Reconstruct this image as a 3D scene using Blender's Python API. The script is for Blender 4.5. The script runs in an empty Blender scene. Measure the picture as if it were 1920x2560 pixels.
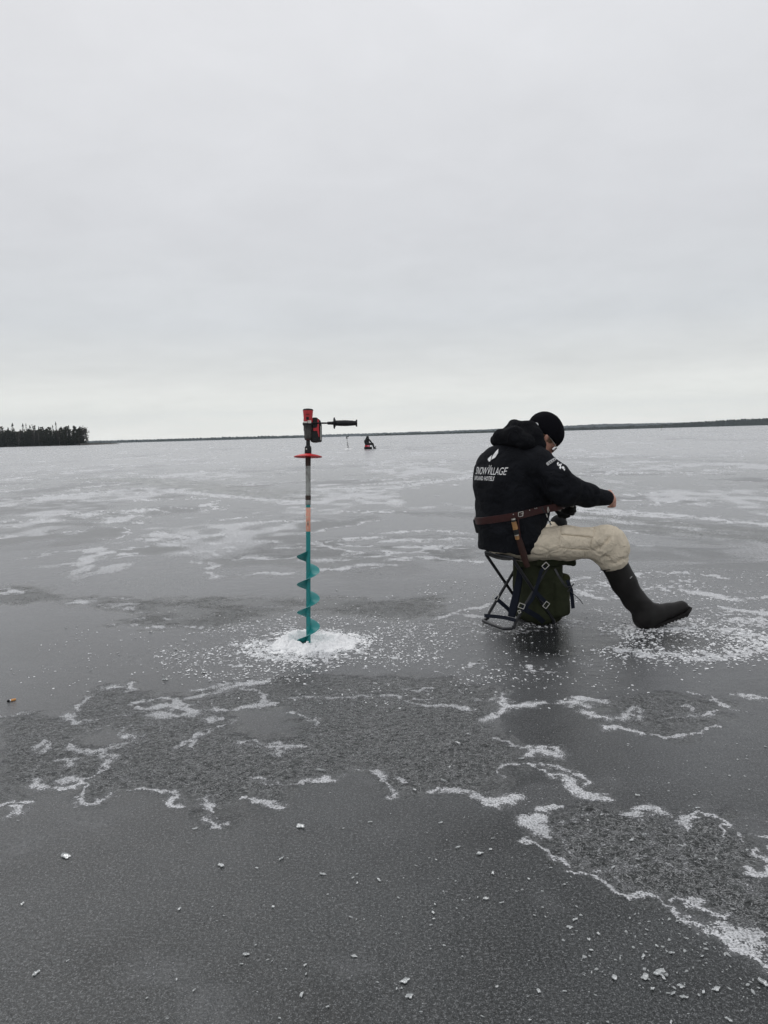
import bpy, bmesh, math, random
import numpy as np
from mathutils import Vector, Matrix
from mathutils.bvhtree import BVHTree
random.seed(7)
SC = bpy.context.scene
COL = SC.collection

# ------------------------------------------------------------------ camera
F = 1923.; CH = 1.17; PIT = math.radians(5.69); ROLL = math.radians(-1.57)
cam_d = bpy.data.cameras.new('camera'); cam = bpy.data.objects.new('camera', cam_d); COL.objects.link(cam)
cam_d.sensor_fit = 'VERTICAL'; cam_d.sensor_height = 36.0; cam_d.lens = 36.0*F/2560.
cam_d.clip_start = 0.05; cam_d.clip_end = 40000
CR = Matrix.Rotation(math.pi/2-PIT, 3, 'X') @ Matrix.Rotation(ROLL, 3, 'Z')
cam.matrix_world = Matrix.Translation((0, 0, CH)) @ CR.to_4x4()
SC.camera = cam
SC.render.resolution_x = 768; SC.render.resolution_y = 1024

# ------------------------------------------------------------------ world, sun, exposure
SC.view_settings.view_transform = 'Standard'; SC.view_settings.look = 'None'
SC.view_settings.exposure = 0.0; SC.view_settings.gamma = 1.0
SUN_EL, SUN_AZ = math.radians(48), math.radians(-25)      # azimuth from +Y towards +X
w = bpy.data.worlds.new("World"); SC.world = w; w.use_nodes = True
nt = w.node_tree; nt.nodes.clear(); N = nt.nodes.new; L = nt.links.new
out = N('ShaderNodeOutputWorld'); bg = N('ShaderNodeBackground'); L(bg.outputs[0], out.inputs[0])
sky = N('ShaderNodeTexSky'); sky.sky_type = 'NISHITA'; sky.sun_disc = False
sky.sun_elevation = SUN_EL; sky.sun_rotation = SUN_AZ; sky.air_density = 1.0; sky.dust_density = 3.0
tc = N('ShaderNodeTexCoord'); sep = N('ShaderNodeSeparateXYZ'); L(tc.outputs['Generated'], sep.inputs[0])
ramp = N('ShaderNodeValToRGB'); e = ramp.color_ramp.elements
stops = [(0.0, (1.22, 1.205, 1.12)), (.03, (1.10, 1.10, 1.03)), (.085, (.80, .812, .80)), (.14, (.705, .728, .75)), (.25, (.70, .712, .74)),
         (.42, (.775, .785, .812)), (.60, (.845, .85, .88)), (1.0, (.90, .91, .935))]
e[0].position = 0; e[0].color = stops[0][1]+(1,); e[1].position = 1; e[1].color = stops[-1][1]+(1,)
for p, c in stops[1:-1]:
    q = e.new(p); q.color = c+(1,)
L(sep.outputs['Z'], ramp.inputs[0])
def wnoise(sc, scale, det, rough, dist=0.0):
    # clouds lie on a flat layer: divide the direction by its height
    a = N('ShaderNodeMath'); a.operation = 'ADD'; a.inputs[1].default_value = 0.16; L(sep.outputs['Z'], a.inputs[0])
    dv = N('ShaderNodeVectorMath'); dv.operation = 'DIVIDE'; L(tc.outputs['Generated'], dv.inputs[0])
    cb = N('ShaderNodeCombineXYZ')
    for i in range(3): L(a.outputs[0], cb.inputs[i])
    L(cb.outputs[0], dv.inputs[1])
    mp = N('ShaderNodeMapping'); mp.inputs['Scale'].default_value = sc; mp.inputs['Rotation'].default_value = (0, 0, .25); L(dv.outputs[0], mp.inputs[0])
    n = N('ShaderNodeTexNoise'); n.inputs['Scale'].default_value = scale; n.inputs['Detail'].default_value = det
    n.inputs['Roughness'].default_value = rough; n.inputs['Distortion'].default_value = dist; L(mp.outputs[0], n.inputs['Vector'])
    return n
n1 = wnoise((.9, 1.0, 0), 1.3, 7, .55, .3)
n2 = wnoise((1.0, 1.1, 0), 4.0, 8, .58, .4)
mr = N('ShaderNodeMapRange'); mr.inputs[1].default_value = .3; mr.inputs[2].default_value = .7; mr.inputs[3].default_value = .962; mr.inputs[4].default_value = 1.038
L(n1.outputs[0], mr.inputs[0])
mr2 = N('ShaderNodeMapRange'); mr2.inputs[1].default_value = .3; mr2.inputs[2].default_value = .72; mr2.inputs[3].default_value = .98; mr2.inputs[4].default_value = 1.025
L(n2.outputs[0], mr2.inputs[0])
mm = N('ShaderNodeMath'); mm.operation = 'MULTIPLY'; L(mr.outputs[0], mm.inputs[0]); L(mr2.outputs[0], mm.inputs[1])
vm = N('ShaderNodeVectorMath'); vm.operation = 'SCALE'; L(ramp.outputs[0], vm.inputs[0]); L(mm.outputs[0], vm.inputs['Scale'])
nsc = N('ShaderNodeVectorMath'); nsc.operation = 'SCALE'; nsc.inputs['Scale'].default_value = .06; L(sky.outputs[0], nsc.inputs[0])
mx = N('ShaderNodeMix'); mx.data_type = 'RGBA'; mx.inputs[0].default_value = .97; L(nsc.outputs[0], mx.inputs[6]); L(vm.outputs[0], mx.inputs[7])
L(mx.outputs[2], bg.inputs[0]); bg.inputs[1].default_value = 1.0
sd = bpy.data.lights.new('sun', 'SUN'); sun = bpy.data.objects.new('sun', sd); COL.objects.link(sun)
sd.energy = 0.7; sd.angle = math.radians(30); sd.color = (1, .98, .95)
sv = Vector((math.sin(SUN_AZ)*math.cos(SUN_EL), math.cos(SUN_AZ)*math.cos(SUN_EL), math.sin(SUN_EL)))
sun.rotation_euler = sv.to_track_quat('Z', 'Y').to_euler(); sun.location = (0, 0, 30)

# ------------------------------------------------------------------ helpers
def ray(x, y):
    return np.array(CR @ Vector(((x-960)/F, -(y-1280)/F, -1.0)))
def P(x, y, Y):
    d = ray(x, y); return np.array([0, 0, CH])+d*(Y/d[1])
def G(x, y, z=0.0):
    d = ray(x, y); return np.array([0, 0, CH])+d*((z-CH)/d[2])
def c1(x, y, Y): return P(1150+x*.27125, 1000+y*.27125, Y)
def c2(x, y, Y): return P(1150+x*.36166, 1280+y*.36166, Y)
def unit(v): v = np.array(v, float); return v/np.linalg.norm(v)

def tag(o, label=None, cat=None, group=None, kind=None):
    if label: o['label'] = label
    if cat: o['category'] = cat
    if group: o['group'] = group
    if kind: o['kind'] = kind
    return o
def empty(name, loc=(0, 0, 0), rz=0.0):
    o = bpy.data.objects.new(name, None); COL.objects.link(o); o.location = loc; o.rotation_euler = (0, 0, rz); o.empty_display_size = .05
    return o
def link_mesh(name, me, m, parent=None, smooth=True):
    o = bpy.data.objects.new(name, me); COL.objects.link(o)
    if m: me.materials.append(m)
    if smooth and len(me.polygons): me.polygons.foreach_set('use_smooth', np.ones(len(me.polygons), bool))
    if parent is not None:
        o.parent = parent
        o.matrix_parent_inverse = (Matrix.Translation(parent.location) @ parent.rotation_euler.to_matrix().to_4x4()).inverted() if parent.parent is None else Matrix()
    return o
def mesh_np(name, v, f):
    me = bpy.data.meshes.new(name); v = np.ascontiguousarray(v, np.float32); f = np.ascontiguousarray(f, np.int32)
    me.vertices.add(len(v)); me.vertices.foreach_set('co', v.ravel())
    k = f.shape[1]; me.loops.add(f.size); me.loops.foreach_set('vertex_index', f.ravel())
    me.polygons.add(len(f)); me.polygons.foreach_set('loop_start', np.arange(0, f.size, k, dtype=np.int32))
    me.update(calc_edges=True); me.validate(); return me
def obj_pl(name, verts, faces, m, parent=None, smooth=True):
    me = bpy.data.meshes.new(name); me.from_pydata([tuple(map(float, v)) for v in verts], [], faces); me.update()
    bm = bmesh.new(); bm.from_mesh(me); bmesh.ops.recalc_face_normals(bm, faces=bm.faces); bm.to_mesh(me); bm.free()
    return link_mesh(name, me, m, parent, smooth)

class MB:                       # collects simple shapes into one mesh
    def __init__(s): s.v = []; s.f = []
    def add(s, v, f):
        b = len(s.v); s.v += [tuple(map(float, q)) for q in v]; s.f += [tuple(i+b for i in q) for q in f]; return s
    def tube(s, pts, r, seg=12, cap=True, flat=None):
        pts = [np.array(p, float) for p in pts]; n = len(pts)
        rs = r if isinstance(r, (list, tuple)) else [r]*n
        t0 = unit(pts[1]-pts[0]); up = np.array([0, 0, 1.]) if abs(t0[2]) < .9 else np.array([1., 0, 0])
        a = unit(np.cross(t0, up)); V = []
        for i, p in enumerate(pts):
            t = unit((pts[min(i+1, n-1)]-pts[max(i-1, 0)])); a = unit(a-t*np.dot(a, t)); b = np.cross(t, a)
            for k in range(seg):
                th = 2*math.pi*k/seg; V.append(p+(a*math.cos(th)+b*math.sin(th))*rs[i])
        Fc = [(i*seg+k, i*seg+(k+1) % seg, (i+1)*seg+(k+1) % seg, (i+1)*seg+k) for i in range(n-1) for k in range(seg)]
        if cap: Fc += [tuple(range(seg))[::-1], tuple((n-1)*seg+k for k in range(seg))]
        return s.add(V, Fc)
    def ribbon(s, pts, nrm, wdt, th):      # flat strap: centre line, surface normals, width, thickness
        n = len(pts); V = []
        for i in range(n):
            t = unit(np.array(pts[min(i+1, n-1)])-np.array(pts[max(i-1, 0)])); nn = unit(nrm[i]); b = unit(np.cross(t, nn))
            ww = wdt[i] if isinstance(wdt, (list, tuple)) else wdt
            for sx, sn in ((-1, 0), (1, 0), (1, 1), (-1, 1)): V.append(np.array(pts[i])+b*sx*ww/2+nn*sn*th)
        Fc = [(i*4+k, i*4+(k+1) % 4, (i+1)*4+(k+1) % 4, (i+1)*4+k) for i in range(n-1) for k in range(4)]
        Fc += [(0, 3, 2, 1), tuple((n-1)*4+k for k in range(4))]
        return s.add(V, Fc)
    def box(s, c, ax, h):
        c = np.array(c, float); ax = [unit(a) for a in ax]
        V = [c+ax[0]*h[0]*i+ax[1]*h[1]*j+ax[2]*h[2]*k for i in (-1, 1) for j in (-1, 1) for k in (-1, 1)]
        return s.add(V, [(0, 1, 3, 2), (4, 6, 7, 5), (0, 4, 5, 1), (2, 3, 7, 6), (0, 2, 6, 4), (1, 5, 7, 3)])
    def lathe(s, o, axis, prof, seg=32, side=None):      # prof: (distance along axis, radius)
        o = np.array(o, float); t = unit(axis); u = unit(np.cross(t, side if side is not None else ([0, 0, 1] if abs(t[2]) < .9 else [1, 0, 0]))); b = np.cross(t, u)
        V = [o+t*d+(u*math.cos(2*math.pi*k/seg)+b*math.sin(2*math.pi*k/seg))*max(r, 1e-4) for d, r in prof for k in range(seg)]
        n = len(prof)
        Fc = [(i*seg+k, i*seg+(k+1) % seg, (i+1)*seg+(k+1) % seg, (i+1)*seg+k) for i in range(n-1) for k in range(seg)]
        Fc += [tuple(range(seg))[::-1], tuple((n-1)*seg+k for k in range(seg))]
        return s.add(V, Fc)
    def build(s, name, m, parent=None, smooth=True, bevel=0.0):
        o = obj_pl(name, s.v, s.f, m, parent, smooth)
        if bevel:
            md = o.modifiers.new('bevel', 'BEVEL'); md.width = bevel; md.segments = 2; md.limit_method = 'ANGLE'; md.angle_limit = .6
        if smooth:
            o.data.set_sharp_from_angle(angle=math.radians(38))
        return o

# numpy noise ---------------------------------------------------------
_rng = np.random.RandomState(11)
_L3 = _rng.rand(32, 32, 32).astype(np.float32)
_L2 = _rng.rand(256, 256).astype(np.float32)
def noise3(x, y, z):
    xi = np.floor(x).astype(np.int32); yi = np.floor(y).astype(np.int32); zi = np.floor(z).astype(np.int32)
    u = x-xi; v = y-yi; t = z-zi; u = u*u*(3-2*u); v = v*v*(3-2*v); t = t*t*(3-2*t)
    r = 0
    for i in (0, 1):
        for j in (0, 1):
            for k in (0, 1):
                r = r+_L3[(xi+i) & 31, (yi+j) & 31, (zi+k) & 31]*((u if i else 1-u)*(v if j else 1-v)*(t if k else 1-t))
    return r*2-1
def noise2(x, y):
    xi = np.floor(x).astype(np.int64); yi = np.floor(y).astype(np.int64)
    u = x-xi; v = y-yi; u = u*u*(3-2*u); v = v*v*(3-2*v)
    a = _L2[xi & 255, yi & 255]; b = _L2[(xi+1) & 255, yi & 255]; c = _L2[xi & 255, (yi+1) & 255]; d = _L2[(xi+1) & 255, (yi+1) & 255]
    return ((a*(1-u)+b*u)*(1-v)+(c*(1-u)+d*u)*v)*2-1
def fbm(x, y, o=4, g=.5):
    r = 0; a = 1; s = 0
    for i in range(o):
        r = r+a*noise2(x*2**i+37.3*i, y*2**i+91.7*i); s += a; a *= g
    return r/s

# distance-field modeller ---------------------------------------------
class Field:
    def __init__(s, lo, hi, h):
        s.lo = np.array(lo, float); s.h = h
        s.n = np.ceil((np.array(hi)-s.lo)/h).astype(int)+1
        s.a = np.full(s.n, 1.0, np.float32)
    def win(s, lo, hi):
        i0 = np.maximum(np.floor((np.array(lo)-s.lo)/s.h).astype(int), 0)
        i1 = np.minimum(np.ceil((np.array(hi)-s.lo)/s.h).astype(int)+1, s.n)
        sl = tuple(slice(a, b) for a, b in zip(i0, i1))
        g = [(np.arange(a, b)*s.h+l).astype(np.float32) for a, b, l in zip(i0, i1, s.lo)]
        X, Y, Z = np.meshgrid(*g, indexing='ij', sparse=True)
        return sl, X, Y, Z
    def comb(s, sl, d, k, op):
        A = s.a[sl]; d = d.astype(np.float32)
        if op == 'sub': s.a[sl] = np.maximum(A, -d); return
        if op == 'int': s.a[sl] = np.maximum(A, d); return
        if k <= 0: s.a[sl] = np.minimum(A, d); return
        h = np.clip(.5+.5*(d-A)/k, 0, 1); s.a[sl] = d*(1-h)+A*h-k*h*(1-h)
    def cap(s, a, b, r1, r2=None, k=.01, n=None, sq=1., op='add'):
        a = np.array(a, float); b = np.array(b, float); r2 = r1 if r2 is None else r2
        m = max(r1, r2)*1.15+k*1.5+.03
        sl, X, Y, Z = s.win(np.minimum(a, b)-m, np.maximum(a, b)+m)
        ba = b-a; L2 = max(float(ba@ba), 1e-9)
        t = np.clip(((X-a[0])*ba[0]+(Y-a[1])*ba[1]+(Z-a[2])*ba[2])/L2, 0, 1)
        px = X-a[0]-t*ba[0]; py = Y-a[1]-t*ba[1]; pz = Z-a[2]-t*ba[2]
        q = px*px+py*py+pz*pz
        if n is not None:
            n = unit(n); dn = px*n[0]+py*n[1]+pz*n[2]; q = q+(sq*sq-1)*dn*dn
        s.comb(sl, np.sqrt(q)-(r1+(r2-r1)*t), k, op); return s
    def chain(s, pts, rs, k=.01, **kw):
        for i in range(len(pts)-1): s.cap(pts[i], pts[i+1], rs[i], rs[i+1], k, **kw)
        return s
    def ell(s, c, ax, r, k=.01, op='add'):
        c = np.array(c, float); m = max(r)+k*1.5+.03
        sl, X, Y, Z = s.win(c-m, c+m); q = 0; q2 = 0
        for a, ri in zip(ax, r):
            a = unit(a); d = (X-c[0])*a[0]+(Y-c[1])*a[1]+(Z-c[2])*a[2]; q = q+(d/ri)**2; q2 = q2+(d/ri**2)**2
        k0 = np.sqrt(q)+1e-6; s.comb(sl, k0*(k0-1)/(np.sqrt(q2)+1e-6), k, op); return s
    def box(s, c, ax, hf, rd=.01, k=.01, op='add'):
        c = np.array(c, float); m = float(np.linalg.norm(hf))+k*1.5+.03
        sl, X, Y, Z = s.win(c-m, c+m); q = 0; mxx = -9.
        for a, hi in zip(ax, hf):
            a = unit(a); d = np.abs((X-c[0])*a[0]+(Y-c[1])*a[1]+(Z-c[2])*a[2])-(hi-rd)
            q = q+np.maximum(d, 0)**2; mxx = np.maximum(mxx, d)
        s.comb(sl, np.sqrt(q)+np.minimum(mxx, 0)-rd, k, op); return s
    def plane(s, o, n):            # keep the side the normal points away from
        n = unit(n); sl, X, Y, Z = s.win(s.lo, s.lo+s.n*s.h)
        s.a = np.maximum(s.a, ((X-o[0])*n[0]+(Y-o[1])*n[1]+(Z-o[2])*n[2]).astype(np.float32)); return s
    def groove(s, pts, wd, dp):    # dp > 0 cuts a crease, dp < 0 raises a fold
        for a, b in zip(pts[:-1], pts[1:]):
            a = np.array(a, float); b = np.array(b, float); m = wd*3+.02
            sl, X, Y, Z = s.win(np.minimum(a, b)-m, np.maximum(a, b)+m); ba = b-a; L2 = max(float(ba@ba), 1e-9)
            t = np.clip(((X-a[0])*ba[0]+(Y-a[1])*ba[1]+(Z-a[2])*ba[2])/L2, 0, 1)
            q = (X-a[0]-t*ba[0])**2+(Y-a[1]-t*ba[1])**2+(Z-a[2]-t*ba[2])**2
            s.a[sl] += (dp*np.exp(-q/(wd*wd))*(.35+.65*np.sin(np.clip(t, .02, .98)*math.pi))).astype(np.float32)
        return s
    def noise(s, fr, amp, off=0., ridge=False):
        near = np.argwhere(np.abs(s.a) < .04)
        if len(near) == 0: return s
        p = near*s.h+s.lo; fr = np.array(fr if hasattr(fr, '__len__') else (fr,)*3)
        d = noise3(p[:, 0]*fr[0]+off, p[:, 1]*fr[1]+off*2, p[:, 2]*fr[2]+off*3)
        if ridge: d = np.clip(1-np.abs(d)*3.2, 0, 1)**1.5
        s.a[near[:, 0], near[:, 1], near[:, 2]] += (d*amp).astype(np.float32); return s
    def mesh(s, name):
        A = s.a; ins = A < 0
        nx, ny, nz = A.shape
        c = np.zeros((nx-1, ny-1, nz-1), np.int8)
        for i in (0, 1):
            for j in (0, 1):
                for k in (0, 1): c += ins[i:nx-1+i, j:ny-1+j, k:nz-1+k]
        act = np.argwhere((c > 0) & (c < 8)); idx = np.full(c.shape, -1, np.int32); idx[act[:, 0], act[:, 1], act[:, 2]] = np.arange(len(act))
        sm = np.zeros((len(act), 3)); ct = np.zeros(len(act))
        cor = [(i, j, k) for i in (0, 1) for j in (0, 1) for k in (0, 1)]
        val = {q: A[act[:, 0]+q[0], act[:, 1]+q[1], act[:, 2]+q[2]] for q in cor}
        for p in cor:
            for ax in range(3):
                if p[ax] == 0:
                    q = list(p); q[ax] = 1; q = tuple(q); va, vb = val[p], val[q]; mk = (va < 0) != (vb < 0)
                    t = np.where(mk, va/(va-vb+1e-12), 0); pt = np.array(p)[None, :]+t[:, None]*(np.array(q)-np.array(p))[None, :]
                    sm += pt*mk[:, None]; ct += mk
        V = (act+sm/ct[:, None])*s.h+s.lo; Q = []
        for ax in range(3):
            o1, o2 = [(1, 2), (2, 0), (0, 1)][ax]
            sa = [slice(0, n) for n in A.shape]; sb = list(sa); sa[ax] = slice(0, A.shape[ax]-1); sb[ax] = slice(1, A.shape[ax])
            d = ins[tuple(sa)].astype(np.int8)-ins[tuple(sb)]
            for sg in (1, -1):
                e = np.argwhere(d == sg); e = e[(e[:, o1] > 0) & (e[:, o2] > 0) & (e[:, o1] < A.shape[o1]-1) & (e[:, o2] < A.shape[o2]-1)]
                def cell(du, dv):
                    q = e.copy(); q[:, o1] -= du; q[:, o2] -= dv; return idx[q[:, 0], q[:, 1], q[:, 2]]
                f = np.stack([cell(1, 1), cell(0, 1), cell(0, 0), cell(1, 0)], 1)
                Q.append(f if sg == 1 else f[:, ::-1])
        return mesh_np(name, V, np.concatenate(Q))
    def build(s, name, m, parent=None, smooth=1):
        me = s.mesh(name)
        if smooth:
            n = len(me.vertices); co = np.empty(n*3, np.float32); me.vertices.foreach_get('co', co); co = co.reshape(-1, 3)
            ed = np.empty(len(me.edges)*2, np.int32); me.edges.foreach_get('vertices', ed); ed = ed.reshape(-1, 2)
            for it in range(smooth):
                acc = np.zeros_like(co); cn = np.zeros(n)
                for d in range(3): acc[:, d] = np.bincount(ed[:, 0], co[ed[:, 1], d], n)+np.bincount(ed[:, 1], co[ed[:, 0], d], n)
                cn = np.bincount(ed[:, 0], minlength=n)+np.bincount(ed[:, 1], minlength=n)
                co = co*.45+acc/np.maximum(cn, 1)[:, None]*.55
            me.vertices.foreach_set('co', np.ascontiguousarray(co, np.float32).ravel()); me.update()
        return link_mesh(name, me, m, parent)
def bvh(o):
    n = len(o.data.vertices); co = np.empty(n*3, np.float32); o.data.vertices.foreach_get('co', co)
    return BVHTree.FromPolygons(co.reshape(-1, 3).tolist(), [tuple(p.vertices) for p in o.data.polygons])

# materials -----------------------------------------------------------
def mat(name, col, rough=.6, metal=0., var=.12, vs=30., bump=.0, bs=200., spec=.5, sheen=0., col2=None, thr=None, sub=0., coat=0., wr=0.):
    m = bpy.data.materials.new(name); m.use_nodes = True; t = m.node_tree; b = t.nodes['Principled BSDF']
    n = t.nodes.new; l = t.links.new
    tc = n('ShaderNodeTexCoord'); nz = n('ShaderNodeTexNoise'); nz.inputs['Scale'].default_value = vs; nz.inputs['Detail'].default_value = 5; nz.inputs['Roughness'].default_value = .6
    l(tc.outputs['Object'], nz.inputs['Vector'])
    rp = n('ShaderNodeValToRGB'); l(nz.outputs[0], rp.inputs[0]); el = rp.color_ramp.elements
    if col2 is None:
        el[0].position = .3; el[1].position = .7
        el[0].color = tuple(c*(1-var) for c in col)+(1,); el[1].color = tuple(min(1, c*(1+var)) for c in col)+(1,)
    else:
        t0 = thr or (.5, .56); el[0].position = t0[0]; el[1].position = t0[1]; el[0].color = tuple(col)+(1,); el[1].color = tuple(col2)+(1,)
    l(rp.outputs[0], b.inputs['Base Color'])
    b.inputs['Roughness'].default_value = rough; b.inputs['Metallic'].default_value = metal; b.inputs['Specular IOR Level'].default_value = spec
    b.inputs['Sheen Weight'].default_value = sheen; b.inputs['Coat Weight'].default_value = coat
    if sub: b.inputs['Subsurface Weight'].default_value = sub; b.inputs['Subsurface Radius'].default_value = (1, .35, .2); b.inputs['Subsurface Scale'].default_value = .01
    if wr:
        w0 = n('ShaderNodeTexNoise'); w0.inputs['Scale'].default_value = 11; w0.inputs['Detail'].default_value = 5; w0.inputs['Roughness'].default_value = .62; w0.inputs['Distortion'].default_value = 1.2; l(tc.outputs['Object'], w0.inputs['Vector'])
        wb = n('ShaderNodeBump'); wb.inputs['Strength'].default_value = wr; wb.inputs['Distance'].default_value = .035; l(w0.outputs[0], wb.inputs['Height'])
    if bump:
        n2 = n('ShaderNodeTexNoise'); n2.inputs['Scale'].default_value = bs; n2.inputs['Detail'].default_value = 3; l(tc.outputs['Object'], n2.inputs['Vector'])
        bp = n('ShaderNodeBump'); bp.inputs['Strength'].default_value = bump; bp.inputs['Distance'].default_value = .003; l(n2.outputs[0], bp.inputs['Height']); l(bp.outputs[0], b.inputs['Normal'])
        if wr: l(wb.outputs[0], bp.inputs['Normal'])
    return m
M = dict(
    skin=mat('skin', (.52, .27, .20), .5, var=.10, vs=60, bump=.15, bs=500, sub=.15),
    hair=mat('hair', (.16, .09, .05), .6, vs=200, var=.4),
    jacket=mat('black_softshell', (.0105, .0115, .0145), .92, var=.2, vs=9, bump=.35, bs=420, spec=.12, wr=1.),
    hood=mat('black_fleece', (.010, .0105, .0125), .95, var=.2, vs=14, bump=.4, bs=300, spec=.08, wr=1.),
    knit=mat('black_knit', (.007, .007, .009), .95, var=.3, vs=120, bump=.9, bs=330, spec=.05),
    tan=mat('tan_cotton', (.68, .60, .475), .9, var=.07, vs=14, bump=.3, bs=350, spec=.2, wr=.9),
    black=mat('black_plastic', (.012, .013, .014), .5, bump=.2, bs=300, spec=.3),
    rubber=mat('boot_rubber', (.0105, .0095, .009), .6, var=.45, vs=12, bump=.2, bs=90, spec=.25),
    sole=mat('sole_rubber', (.012, .011, .011), .8, vs=40, bump=.4, bs=120, spec=.2),
    glove=mat('glove_black', (.013, .014, .015), .85, bump=.4, bs=300, spec=.15),
    glovep=mat('glove_grey', (.22, .215, .20), .75, var=.25, vs=90, bump=.3, bs=300),
    leather=mat('red_brown_leather', (.040, .011, .010), .5, var=.3, vs=25, bump=.2, bs=150, spec=.3),
    sheath=mat('dark_leather', (.032, .012, .009), .5, var=.3, vs=30, bump=.2, bs=150, spec=.3),
    wood=mat('curly_birch', (.33, .17, .06), .4, var=.35, vs=60, spec=.5),
    steel=mat('steel', (.55, .54, .50), .35, 1., vs=60),
    tube=mat('black_tube', (.014, .015, .018), .42, bump=.1, bs=120, spec=.4),
    navy=mat('navy_webbing', (.011, .014, .023), .85, bump=.5, bs=400, spec=.15),
    olive=mat('olive_canvas', (.029, .034, .018), .85, var=.22, vs=18, bump=.5, bs=350, spec=.15),
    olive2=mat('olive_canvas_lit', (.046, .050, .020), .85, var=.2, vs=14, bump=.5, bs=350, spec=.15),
    seatc=mat('grey_seat_cloth', (.05, .05, .048), .9, var=.2, bump=.4, bs=300),
    white=mat('white_print', (.80, .80, .80), .7, var=.04, vs=300),
    grey=mat('grey_print', (.42, .42, .42), .7, var=.5, vs=260),
    red=mat('red_plastic', (.50, .030, .038), .48, var=.12, vs=40, bump=.08, bs=200, spec=.4),
    redhi=mat('red_disc', (.62, .028, .032), .5, var=.08, vs=25, spec=.4),
    teal=mat('teal_paint', (.016, .235, .235), .42, col2=(.05, .13, .125), thr=(.60, .70), vs=38, bump=.2, bs=60, spec=.4),
    sticker=mat('worn_orange_sticker', (.78, .34, .25), .7, col2=(.66, .62, .48), thr=(.52, .60), vs=110),
    green_mark=mat('green_mark', (.02, .14, .13), .6),
    galv=mat('worn_steel_tube', (.40, .41, .39), .45, .45, col2=(.22, .21, .20), thr=(.42, .62), vs=35, bump=.2, bs=150),
    rust=mat('rusty_steel', (.055, .034, .028), .7, .2, var=.4, vs=60),
    gear=mat('gearbox_metal', (.085, .082, .078), .42, .7, var=.4, vs=60),
    bark=mat('bark', (.05, .042, .034), .9, vs=3, var=.4),
    birchb=mat('birch_bark', (.12, .115, .10), .8, vs=2, var=.4),
    needle=mat('spruce_needles', (.020, .024, .013), .9, vs=.6, var=.35, spec=.1),
    pine=mat('pine_needles', (.028, .030, .015), .9, vs=.6, var=.35, spec=.1),
    twig=mat('bare_birch_twigs', (.045, .036, .028), .9, vs=.6, var=.35, spec=.1),
    farwood=mat('far_forest', (.022, .028, .020), .95, vs=.02, var=.3, spec=.05),
    shore=mat('shore', (.05, .045, .038), .9, vs=.3),
    chip=None, slush=None)

def icemat(name, col, rough, trans, bs, bd):
    m = mat(name, col, rough, var=.06, vs=90, spec=.5); t = m.node_tree; b = t.nodes['Principled BSDF']; n = t.nodes.new; l = t.links.new
    b.inputs['IOR'].default_value = 1.31; b.inputs['Transmission Weight'].default_value = trans
    ge = n('ShaderNodeNewGeometry'); a = n('ShaderNodeTexNoise'); a.inputs['Scale'].default_value = bs; a.inputs['Detail'].default_value = 4; l(ge.outputs['Position'], a.inputs['Vector'])
    bp = n('ShaderNodeBump'); bp.inputs['Strength'].default_value = .8; bp.inputs['Distance'].default_value = bd; l(a.outputs[0], bp.inputs['Height']); l(bp.outputs[0], b.inputs['Normal'])
    return m
M['slush'] = icemat('white_slush', (.94, .945, .955), .75, 0., 130, .008)
M['chip'] = icemat('ice_chip', (.56, .58, .58), .22, .35, 90, .004)
M['flake'] = icemat('ice_flake', (.80, .81, .82), .5, 0., 90, .003)
# ------------------------------------------------------------------ the lake ice: one sheet to the horizon
def K(ox, oy, s=.5787):
    return lambda pts: [(ox+a*s, oy+b*s) for a, b in pts]
k3, k4, k6, k1, k2 = K(0, 1600), K(960, 1600), K(960, 2060), K(0, 1000), K(960, 1000)
LN = []     # (points in photo pixels, half width in metres, strength): white refrozen snow crusts
def ln(k, w, s, *polys):
    for p in polys: LN.append((k(p), w, s))
ln(k3, .020, .8, [(450,210),(500,200),(560,190),(575,215),(540,220)], [(290,335),(330,300),(345,275),(370,250)], [(310,350),(400,345),(480,335),(560,325)],
   [(310,470),(310,440),(340,410),(420,385),(470,370),(520,380),(530,405),(590,415)], [(310,475),(400,490),(480,465),(560,440)],
   [(150,460),(180,440),(210,445),(200,465),(160,475)], [(240,515),(290,510),(325,520),(310,540)], [(1230,315),(1300,320),(1340,345),(1385,345),(1380,365)],
   [(1010,450),(1060,435),(1130,445),(1190,440),(1205,460),(1050,455)], [(1205,460),(1200,500)], [(1240,465),(1320,455)], [(385,600),(430,575),(470,540),(490,520)], [(455,490),(505,495)])
ln(k3, .036, 1., [(555,290),(600,270),(660,258),(720,245),(770,268),(805,290)], [(570,300),(640,293),(740,283),(800,300)], [(690,325),(750,332),(820,312)], [(800,255),(860,245),(940,230),(990,205),(1050,192),(1110,180)])
ln(k3, .026, .9, [(860,212),(980,192)], [(1060,210),(1130,220),(1150,245),(1140,262)], [(930,295),(1000,300),(1080,280),(1200,275)],
   [(750,470),(800,440),(860,405),(920,380),(1000,355)], [(820,462),(850,425)], [(880,352),(950,340)], [(1130,185),(1150,170)],
   [(140,610),(155,635),(200,640),(290,635),(360,620),(370,600),(300,597),(270,610)])
ln(k3, .014, 1., [(370,620),(370,660),(345,680),(345,700),(380,712),(420,700),(480,670),(540,655),(620,645),(690,655)], [(715,660),(765,670),(735,690),(740,715),(800,720)],
   [(860,685),(890,690),(870,720),(905,735),(920,760),(910,775),(935,800),(980,790)], [(1030,695),(1080,695),(1110,710),(1160,715),(1215,722)], [(1090,590),(1130,610),(1170,630)],
   [(1200,630),(1280,625),(1350,610),(1435,605)], [(1530,565),(1600,560),(1640,585),(1659,605),(1690,630),(1720,670)])
ln(k3, .034, 1., [(-30,705),(0,705),(60,697),(140,692)], [(40,712),(80,715),(70,735)])
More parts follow.
